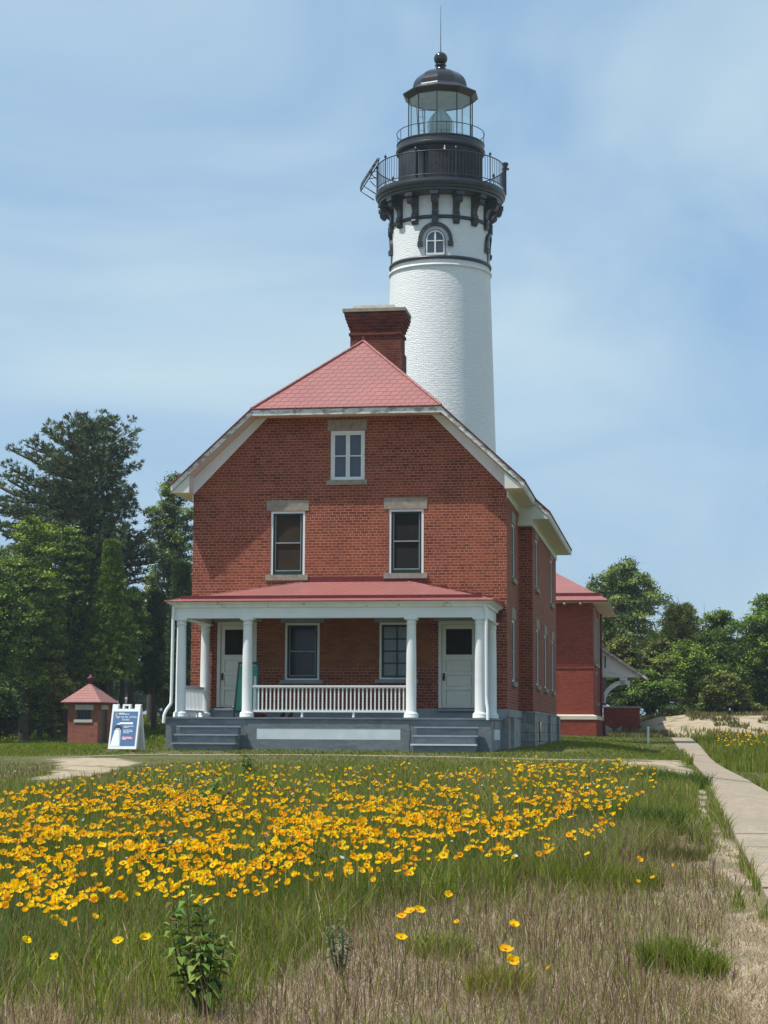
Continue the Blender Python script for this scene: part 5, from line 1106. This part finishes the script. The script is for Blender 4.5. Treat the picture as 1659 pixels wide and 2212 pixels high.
parts.append(blades(X2,Y2,rng.uniform(.02,.07,n2),rng.uniform(.003,.006,n2),gpal(n2,rng,[(.42,.33,.22),(.3,.22,.14),(.22,.15,.1),(.5,.42,.3),(.2,.2,.08)]),rng,2.6))
stuff('meadow_grass',parts,GRS,'long green and straw coloured grass of the flower meadow','grass')
# seed stems, reddish brown
n=60000; Xb,Yb=sampleXY(n,1660,2330); dn=n/(1840*692.)/((Yb/4200)*(Yb**2/5670)); k=(rng.random(n)<np.where(soft(DRY,Xb,Yb,.8,31),200,45)/dn)&~pathmask(Xb,Yb)&~soft(SAND2,Xb,Yb,.35,21)&~soft(SAND1,Xb,Yb,.5,11)&((fbm(Xb*.8,Yb*.5,61)>.42)|(rng.random(n)<.25))&(Xb/Yb*4200+np.random.default_rng(5).normal(0,60,n)<640); Xb,Yb=Xb[k],Yb[k]; n=len(Xb)
stuff('seed_stems',[blades(Xb,Yb,rng.uniform(.10,.29,n)*np.interp(Yb,[25,36],[1,.35]),rng.uniform(.0028,.005,n)*(.6+Yb/20),gpal(n,rng,[(.17,.09,.07),(.13,.08,.05),(.26,.2,.1),(.3,.22,.14)]),rng,.55)],GRS,'thin reddish brown seed stems standing over the meadow grass','grass')
# lawns and verges
n=150000; Yb=4200*.9/(rng.uniform(6,52,n)+20); Yb=rng.uniform(41,96,n)**1.0; Xb=(rng.uniform(-90,1760,n)-CX)/F*Yb
k=~pathmask(Xb,Yb)&~wmask(Xb,Yb)&~hmask(Xb,Yb)&(rng.random(n)<np.interp(Yb,[41,60,96],[1,.6,.3]))&(fbm(Xb*.7,Yb*.4,71)>.33)&~soft(SAND1,Xb,Yb,.5,11)&~(soft(SAND2,Xb,Yb,.3,21)&(rng.random(n)<.8)); Xb,Yb=Xb[k],Yb[k]; n=len(Xb)
rough=(Xb>12.2*Yb/80+0)|(Xb<-6.2); Hh=np.where(rough,rng.uniform(.10,.30,n)*np.where(Xb<0,.3,1),rng.uniform(.03,.075,n)); 
stuff('lawn_grass',[blades(Xb,Yb,Hh,rng.uniform(.02,.04,n)*(Yb/55),gpal(n,rng,[(.12,.18,.03),(.15,.21,.045),(.21,.21,.08),(.08,.135,.025)],[.35,.3,.15,.2]),rng)],GRS,'short mown grass around the brick house and along the path','grass')
# ferns and tall green growth at the left and beyond
n=60000; Yb=rng.uniform(60,148,n); Xb=(rng.uniform(-90,372,n)-CX)/F*Yb; k=(fbm(Xb*.35,Yb*.2,81)>.3); Xb,Yb=Xb[k],Yb[k]; n=len(Xb)
f=fbm(Xb*.3,Yb*.2,85)
stuff('ferns',[blades(Xb,Yb,rng.uniform(.10,.40,n)*(.3+f)*np.interp(Yb,[60,97,106],[.28,.28,1]),rng.uniform(.06,.14,n),gpal(n,rng,[(.09,.17,.015),(.12,.20,.02),(.07,.13,.015),(.16,.2,.04)]),rng,.9)],GRS,'bright green ferns and weeds at the foot of the left woods','ferns')
n=26000; Yb=rng.uniform(90,108,n); Xb=rng.uniform(11.5,24,n)*Yb/100; md_=gh(Xb,Yb); k=(fbm(Xb*.8,Yb*.5,91)>.62)|(Yb>103); Xb,Yb=Xb[k],Yb[k]; n=len(Xb)
stuff('bank_plants',[blades(Xb,Yb,rng.uniform(.08,.3,n),rng.uniform(.04,.09,n),gpal(n,rng,[(.08,.11,.03),(.12,.13,.05),(.2,.16,.09)]),rng,.8)],GRS,'low plants scattered over the sandy bank','plants')
# ------------------------------------------------------------ bushes and tufts in the meadow
def tuft(x,y,rw,hh,n,lab,pal,seed,wd=.007,name='grass_tuft',bend=.8):
    rg=np.random.default_rng(seed); X0,Y0=G(x,y); r=np.sqrt(rg.random(n))*rw; a=rg.uniform(0,6.283,n); Xb=X0+r*np.cos(a); Yb=Y0+r*np.sin(a)
    V,Q,C=blades(Xb,Yb,rg.uniform(.5,1,n)*hh,np.full(n,wd),gpal(n,rg,pal),rg,bend)
    zc=g1(X0,Y0); V=V-np.array([X0,Y0,zc]); o=addobj(name,np_mesh(name,V,Q,C,[GRS]),None,(X0,Y0,zc)); return tag(o,lab,'grass tuft','grass tufts in the meadow')
TG=[(.09,.16,.025),(.13,.21,.035),(.06,.11,.02),(.19,.21,.07)]
tuft(1440,2100,.14,.20,1100,'round dark green grass tuft on the dry ground near the lower right corner',TG,1)
tuft(1512,2112,.13,.16,900,'green grass tuft touching the lower right round one on its right side',TG,2)
tuft(1455,1858,.28,.15,800,'flat dull green tuft beside the sandy strip left of the path',[(.07,.09,.03),(.10,.11,.04)],3)
tuft(1300,1925,.40,.24,900,'wide loose yellow green tuft right of the dense flowers',[(.09,.14,.02),(.13,.17,.03)],4)
tuft(1120,1905,.28,.24,600,'yellow green tuft below the right end of the flower drift',[(.09,.14,.02),(.13,.17,.03)],5)
tuft(950,2070,.16,.17,380,'pale green leafy tuft in dry grass at lower centre',[(.16,.21,.06),(.21,.25,.10)],6,.012)
tuft(1080,2150,.16,.16,500,'yellowish grass tuft near the bottom edge',[(.15,.19,.03),(.2,.2,.06)],7)
tuft(1330,1800,.7,.30,1800,'deep green grass clump at the right end of the flower drift',[(.03,.08,.018),(.05,.11,.02)],8,.012)
tuft(1420,1700,.8,.28,1500,'deep green leafy clump beside the sandy patch near the path',[(.04,.09,.018),(.06,.12,.025)],9,.014)
tuft(60,1880,.25,.30,700,'dark green grass clump at the left edge of the flowers',[(.03,.08,.018),(.05,.11,.02)],10,.012)
def sapling(x,y,hh,ns,lab,seed,pal,tip=(.16,.11,.03),leaf=.06,spread=.10,cat='shrub',name='leafy_shrub'):
    rg=np.random.default_rng(seed); X0,Y0=G(x,y); zc=g1(X0,Y0); tm=MB(); Pos=[];Nn=[];Cc=[];Sz=[]
    for s_ in range(ns):
        a=rg.uniform(0,6.283); h=hh*rg.uniform(.55,1.); sp=spread*rg.uniform(.3,1.2); top=np.array([sp*math.cos(a)*1.6,sp*math.sin(a),h]); b=np.array([sp*.15*math.cos(a),sp*.15*math.sin(a),0]); mid=(top+b)/2+np.array([.25*sp*math.cos(a),0,0])
        tm.tube([tuple(b),tuple(mid),tuple(top)],[.006,.0045,.002],5)
        m=int(h/.016)
        for k in range(m):
            t=.25+.75*k/m; p=b*(1-t)**2+2*mid*t*(1-t)+top*t*t; aa=k*2.4+rg.uniform(-.4,.4); d=np.array([math.cos(aa),math.sin(aa),rg.uniform(-.35,.35)]); L_=leaf*rg.uniform(.6,1.2)*(1.15-.4*t)
            Pos.append((p,d,L_)); c_=np.array(tip if t>.9 and rg.random()<.6 else pal[rg.integers(0,len(pal))])*rg.uniform(.8,1.25); Cc.append(c_)
    V=[]
    for p,d,L_ in Pos:
        d=d/np.linalg.norm(d); s_=np.cross(d,[0,0,1]); s_=s_/np.linalg.norm(s_)*L_*.2; dn=np.array([0,0,-1])*L_*rg.uniform(.2,1.2)
        V.append([p,p+d*L_*.45+s_+np.array([0,0,.12*L_]),p+d*L_*.9+dn*.3,p+d*L_*.45-s_+np.array([0,0,.12*L_])])
    V=np.array(V); root=tag(empty(name,(X0,Y0,zc)),lab,cat,'shrubs in the meadow'); addobj('foliage',np_mesh('foliage',V.reshape(-1,3),np.arange(len(V)*4).reshape(-1,4),np.repeat(np.array(Cc),4,0),[LEAF]),root); tm.build('stem',paint('brown_stem',(.10,.11,.045),.7) if 'brown_stem' not in MATS else MATS['brown_stem'],root)
SG=[(.08,.16,.02),(.12,.21,.03),(.05,.11,.02),(.16,.24,.04)]
sapling(440,2200,.55,8,'tall leafy sapling with reddish tips at the bottom edge left of centre',1,[(.12,.21,.03),(.16,.25,.04),(.08,.15,.025),(.2,.27,.05)],leaf=.10,spread=.12)
sapling(735,2120,.34,6,'narrow silvery green plant in dry grass near the bottom centre',2,[(.10,.15,.08),(.14,.19,.10)],(.12,.18,.08),.05,.05)
sapling(448,1800,.60,7,'upright leafy stem rising through the middle of the flowers',3,SG,leaf=.10,spread=.14)
sapling(612,1930,.42,9,'dark leafy shrub below the middle of the flower drift',4,[(.03,.08,.012),(.05,.1,.015)],leaf=.09,spread=.16)
sapling(330,1915,.40,8,'dark leafy shrub left of the one in the middle of the flowers',5,[(.03,.08,.012),(.06,.12,.02)],leaf=.08,spread=.16)
sapling(545,1700,.5,7,'small leafy shrub behind the flowers in front of the left steps',6,SG,leaf=.10,spread=.15)
# ------------------------------------------------------------ flowers
YEL=paint('flower_centre',(.55,.23,.01),.7,.2); STM=paint('flower_stem',(.12,.17,.04),.7,.2)
def flowergeo(rg,D_=.052,cup=None,npet=8,white=False):
    cup=rg.uniform(.2,.95) if cup is None else cup; r=D_/2; V=[];C=[]; tone=rg.uniform(.47,.70); npet=npet if rg.random()<.75 else npet-rg.integers(1,4)
    for k in range(npet):
        a=2*math.pi*k/npet+rg.uniform(-.1,.1); d=np.array([math.cos(a),math.sin(a),0]); s_=np.array([-math.sin(a),math.cos(a),0]); L_=r*rg.uniform(.85,1.1); w_=r*.37
        c_=cup+rg.uniform(-.12,.12); p=lambda t,lat: d*(L_*t*math.cos(c_*t))+s_*lat+np.array([0,0,L_*t*math.sin(c_*t)])
        col=np.array((.78,.78,.72) if white else (.95,tone+rg.uniform(-.05,.05),.012))*rg.uniform(.85,1.08)
        V+= [p(.1,-w_*.3),p(.1,w_*.3),p(.72,w_),p(.72,-w_)]; C+=[col]*4
        V+= [p(.72,-w_),p(.72,w_),p(1.0,w_*.5),p(1.0,-w_*.5)]; C+=[col]*4
    return np.array(V),np.array(C)
def orient(rg,lo=.1,hi=1.15):
    tilt=rg.uniform(lo,hi); az=rg.normal(-1.8,.9); return np.array(Matrix.Rotation(tilt,3,Vector((-math.sin(az),math.cos(az),0))))
LB=[(-100,1990),(0,1985),(150,1990),(300,1975),(500,1955),(620,1905),(700,1918),(800,1900),(880,1885),(1000,1868),(1150,1838),(1300,1822),(1350,1760),(1420,1740),(1440,1660),(1480,1650)]
def dens(x,y):
    lb=np.interp(x,[p[0] for p in LB],[p[1] for p in LB]); up=np.interp(x,[-100,0,100,250,330,520,560,800,850,950,1050,1130,1400,1440],[1735,1712,1690,1668,1648,1645,1655,1655,1642,1662,1655,1632,1640,1660])
    lb=lb+55*(vnoise(x/38.,y*0+3.3,17)-.5)
    X_,Y_=(x-CX)/F*4200*1.35/(y-1588+92),4200*1.35/(y-1588+92)
    n1=fbm(X_*1.1,Y_*.45,201); n2=fbm(X_*3.2,Y_*1.4,205)
    band=np.exp(-((y-np.interp(x,[0,400,800,1200,1400],[1730,1740,1745,1690,1670]))/85.)**2)
    w_=(.30+.8*band)*sstep(.30,.62,n1)*1.0+ .22
    w_=w_*sstep(.34,.62,n2)*1.6+.03
    w_=w_*np.interp(lb-y,[0,25,60],[.12,.5,1.0])*np.interp(y-up,[0,25],[.45,1])
    w_=w_*np.interp(y,[1850,1985],[1,.8])*np.interp(x,[1150,1300,1400,1470],[1,.8,.6,.1])
    return np.where((y<lb)&(y>up)&(x<1480),w_,0)
rf_=np.random.default_rng(99)
pts=[]
while len(pts)<3700:
    x=rf_.uniform(-60,1480,4000); y=rf_.uniform(1630,2000,4000); w_=dens(x,y); k=rf_.random(4000)<w_*.8
    for a,b in zip(x[k],y[k]): pts.append((a,b))
pts=pts[:3700]
fl=[]
for x,y in pts:
    hh=rf_.uniform(.26,.42)*np.interp(y,[1640,1700,2000],[.75,.95,1]); p=G(x,y,hh); fl.append((p[0],p[1],hh))
fl=[f for f in fl if f[1]<41.8]
fl.sort(key=lambda f:f[1])
near,rest=fl[:280],fl[280:]
protos=[]
def make_flower(rg,D_,cup,nm='yellow_flower',lo=.1,hi=1.1):
    root=empty(nm,(0,0,0)); V,C=flowergeo(rg,D_,cup); M=orient(rg,lo,hi); V=V@M.T
    h=.34; V[:,2]+=h
    head=addobj('petals',np_mesh('petals',V,np.arange(len(V)).reshape(-1,4),C,[PETAL]),root)
    c_=MB(); vs=[];nz=M@np.array([0,0,1.]); t1=M@np.array([1.,0,0]); t2=M@np.array([0,1.,0]); r=D_*.11
    ringp=[tuple(t1*r*math.cos(a)+t2*r*math.sin(a)+nz*.003+np.array([0,0,h])) for a in np.linspace(0,2*math.pi,7)[:-1]]; ringq=[tuple(t1*r*.7*math.cos(a)+t2*r*.7*math.sin(a)+nz*.010+np.array([0,0,h])) for a in np.linspace(0,2*math.pi,7)[:-1]]
    c_.mesh(ringp+ringq,[(k,(k+1)%6,6+(k+1)%6,6+k) for k in range(6)]+[(6,7,8,9,10,11)]); c_.build('flower_centre',YEL,head)
    s_=MB(); bx2=rg.uniform(-.05,.05); s_.tube([(bx2,rg.uniform(-.03,.03),-.02),(bx2*.4,0,h*.6),tuple(nz*-.002+np.array([0,0,h]))],[.0017,.0014,.0011],4,caps=False); s_.build('stem',STM,root)
    return root
for k in range(20): protos.append(make_flower(rf_,rf_.uniform(.032,.054),None))
used=[0]*20
GLAB='small yellow wildflower with orange centre in the dense flower drift before the brick house'
for i,(X_,Y_,hh) in enumerate(near):
    k=i%20; o=protos[k] if not used[k] else copy_tree(protos[k]); used[k]=1
    o.location=(X_,Y_,g1(X_,Y_)); o.rotation_euler=(0,0,rf_.uniform(-.8,.8)); o.scale=(1,1,hh/.34)
    tag(o,GLAB,'flower','yellow wildflowers in the meadow')
# single ones on the dry grass in front
SOLO=[((1108,1997),'large yellow flower, topmost of three on the bare dry grass at lower right of centre'),((1091,2050),'yellow flower, middle one of three on the dry grass at lower right of centre'),((1104,2074),'wide open yellow flower, lowest of three on the dry grass'),((1186,2090),'tiny closed yellow flower right of the three on the dry grass'),((888,1968),'yellow flower at the centre of the short leaning row below the drift'),((905,1965),'yellow flower at the right end of the short leaning row below the drift'),((868,1978),'yellow flower at the left end of the short leaning row below the drift'),((866,2024),'single deep yellow flower below the short leaning row'),((988,1990),'small half open flower alone at centre right of the leaning row'),((1379,1856),'orange yellow cup flower alone near the sandy strip by the path'),((1378,1903),'little pale orange flower below the cup flower near the path'),((1410,1895),'little yellow flower right of the pale orange one near the path'),((1456,1868),'tiny orange flower closest to the flat tuft by the path'),((968,1932),'yellow flower standing just below the right part of the drift'),((314,2024),'ragged yellow flower alone left of the tall sapling'),((122,2066),'lowest yellow flower in the green grass on the left'),((55,2031),'upright orange yellow flower near the left edge'),((255,2032),'thin half seen yellow flower left of the ragged one'),((1270,1845),'bright yellow flower alone below the drift\'s right end')]
for k,((x,y),lab) in enumerate(SOLO):
    rg=np.random.default_rng(300+k); big=.062 if k in (0,1,2,4,5,9) else (.03 if k in (3,10,11,12,8) else .05)
    o=make_flower(rg,big*1.15,.45,lo=.7,hi=1.2); hh=.24; p=G(x,y,hh); o.location=(p[0],p[1],g1(*p)); o.scale=(1,1,hh/.34); tag(o,lab,'flower','single wildflowers on the dry grass')
# all the smaller, farther ones
def mass(name,lst,rg,white=False,lab='',D=(.032,.060)):
    Vs=[];Cs=[];SV=[]
    var=[flowergeo(rg,1.0,None,8,white) for _ in range(40)]
    for X_,Y_,hh in lst:
        V,C=var[rg.integers(0,40)]; M=orient(rg); z=g1(X_,Y_)+hh; Vs.append((V*rg.uniform(*D))@M.T+np.array([X_,Y_,z])); Cs.append(C*rg.uniform(.85,1.08))
        if not white:
            r=.008; c_=np.array([[-r,-r,.004],[r,-r,.004],[r,r,.004],[-r,r,.004]])@M.T+np.array([X_,Y_,z]); Vs.append(c_); Cs.append(np.tile((.5,.17,.01),(4,1)))
        w_=.0016; Vs.append(np.array([[X_-w_,Y_,z-hh],[X_+w_,Y_,z-hh],[X_+w_,Y_,z],[X_-w_,Y_,z]])); Cs.append(np.tile((.12,.17,.04),(4,1)))
    V=np.concatenate(Vs); C=np.concatenate(Cs); tag(addobj(name,np_mesh(name,V,np.arange(len(V)).reshape(-1,4),C,[PETAL])),lab,'flowers',kind='stuff')
mass('yellow_wildflowers',rest,rf_,lab='hundreds of yellow wildflowers in the farther part of the meadow')
rp=[]
for _ in range(170):
    x=rf_.uniform(1525,1700); y=rf_.uniform(1584,1622); Yd=rf_.uniform(58,88); rp.append(((x-CX)/F*Yd,Yd,rf_.uniform(.25,.45)))
rp=[p for p in rp if p[0]>12.2*p[1]/78+1]
mass('path_side_wildflowers',rp,rf_,lab='yellow wildflowers growing on the right side of the path',D=(.055,.08))
wp=[]
for _ in range(70):
    x=rf_.choice([rf_.normal(350,60),rf_.uniform(0,1400)]); y=rf_.uniform(1660,1900)if rf_.random()<.4 else rf_.normal(1690,15); p=G(x,y,.3)
    if 12<p[1]<40: wp.append((p[0],p[1],.3))
mass('white_wildflowers',wp,rf_,True,'sparse small white wildflowers among the yellow ones',(.022,.035))

# ------------------------------------------------------------ haze
hm=bpy.data.materials.new('haze_air'); hm.use_nodes=True; t=hm.node_tree; t.nodes.clear(); o_=t.nodes.new('ShaderNodeOutputMaterial'); pv_=t.nodes.new('ShaderNodeVolumePrincipled')
pv_.inputs['Density'].default_value=.00028; pv_.inputs['Color'].default_value=(.82,.91,1,1); pv_.inputs['Anisotropy'].default_value=.2; t.links.new(pv_.outputs[0],o_.inputs['Volume'])
m_=MB(); m_.box(-420,420,-70,640,-2.5,31.5); tag(m_.build('haze',hm),kind='stuff')
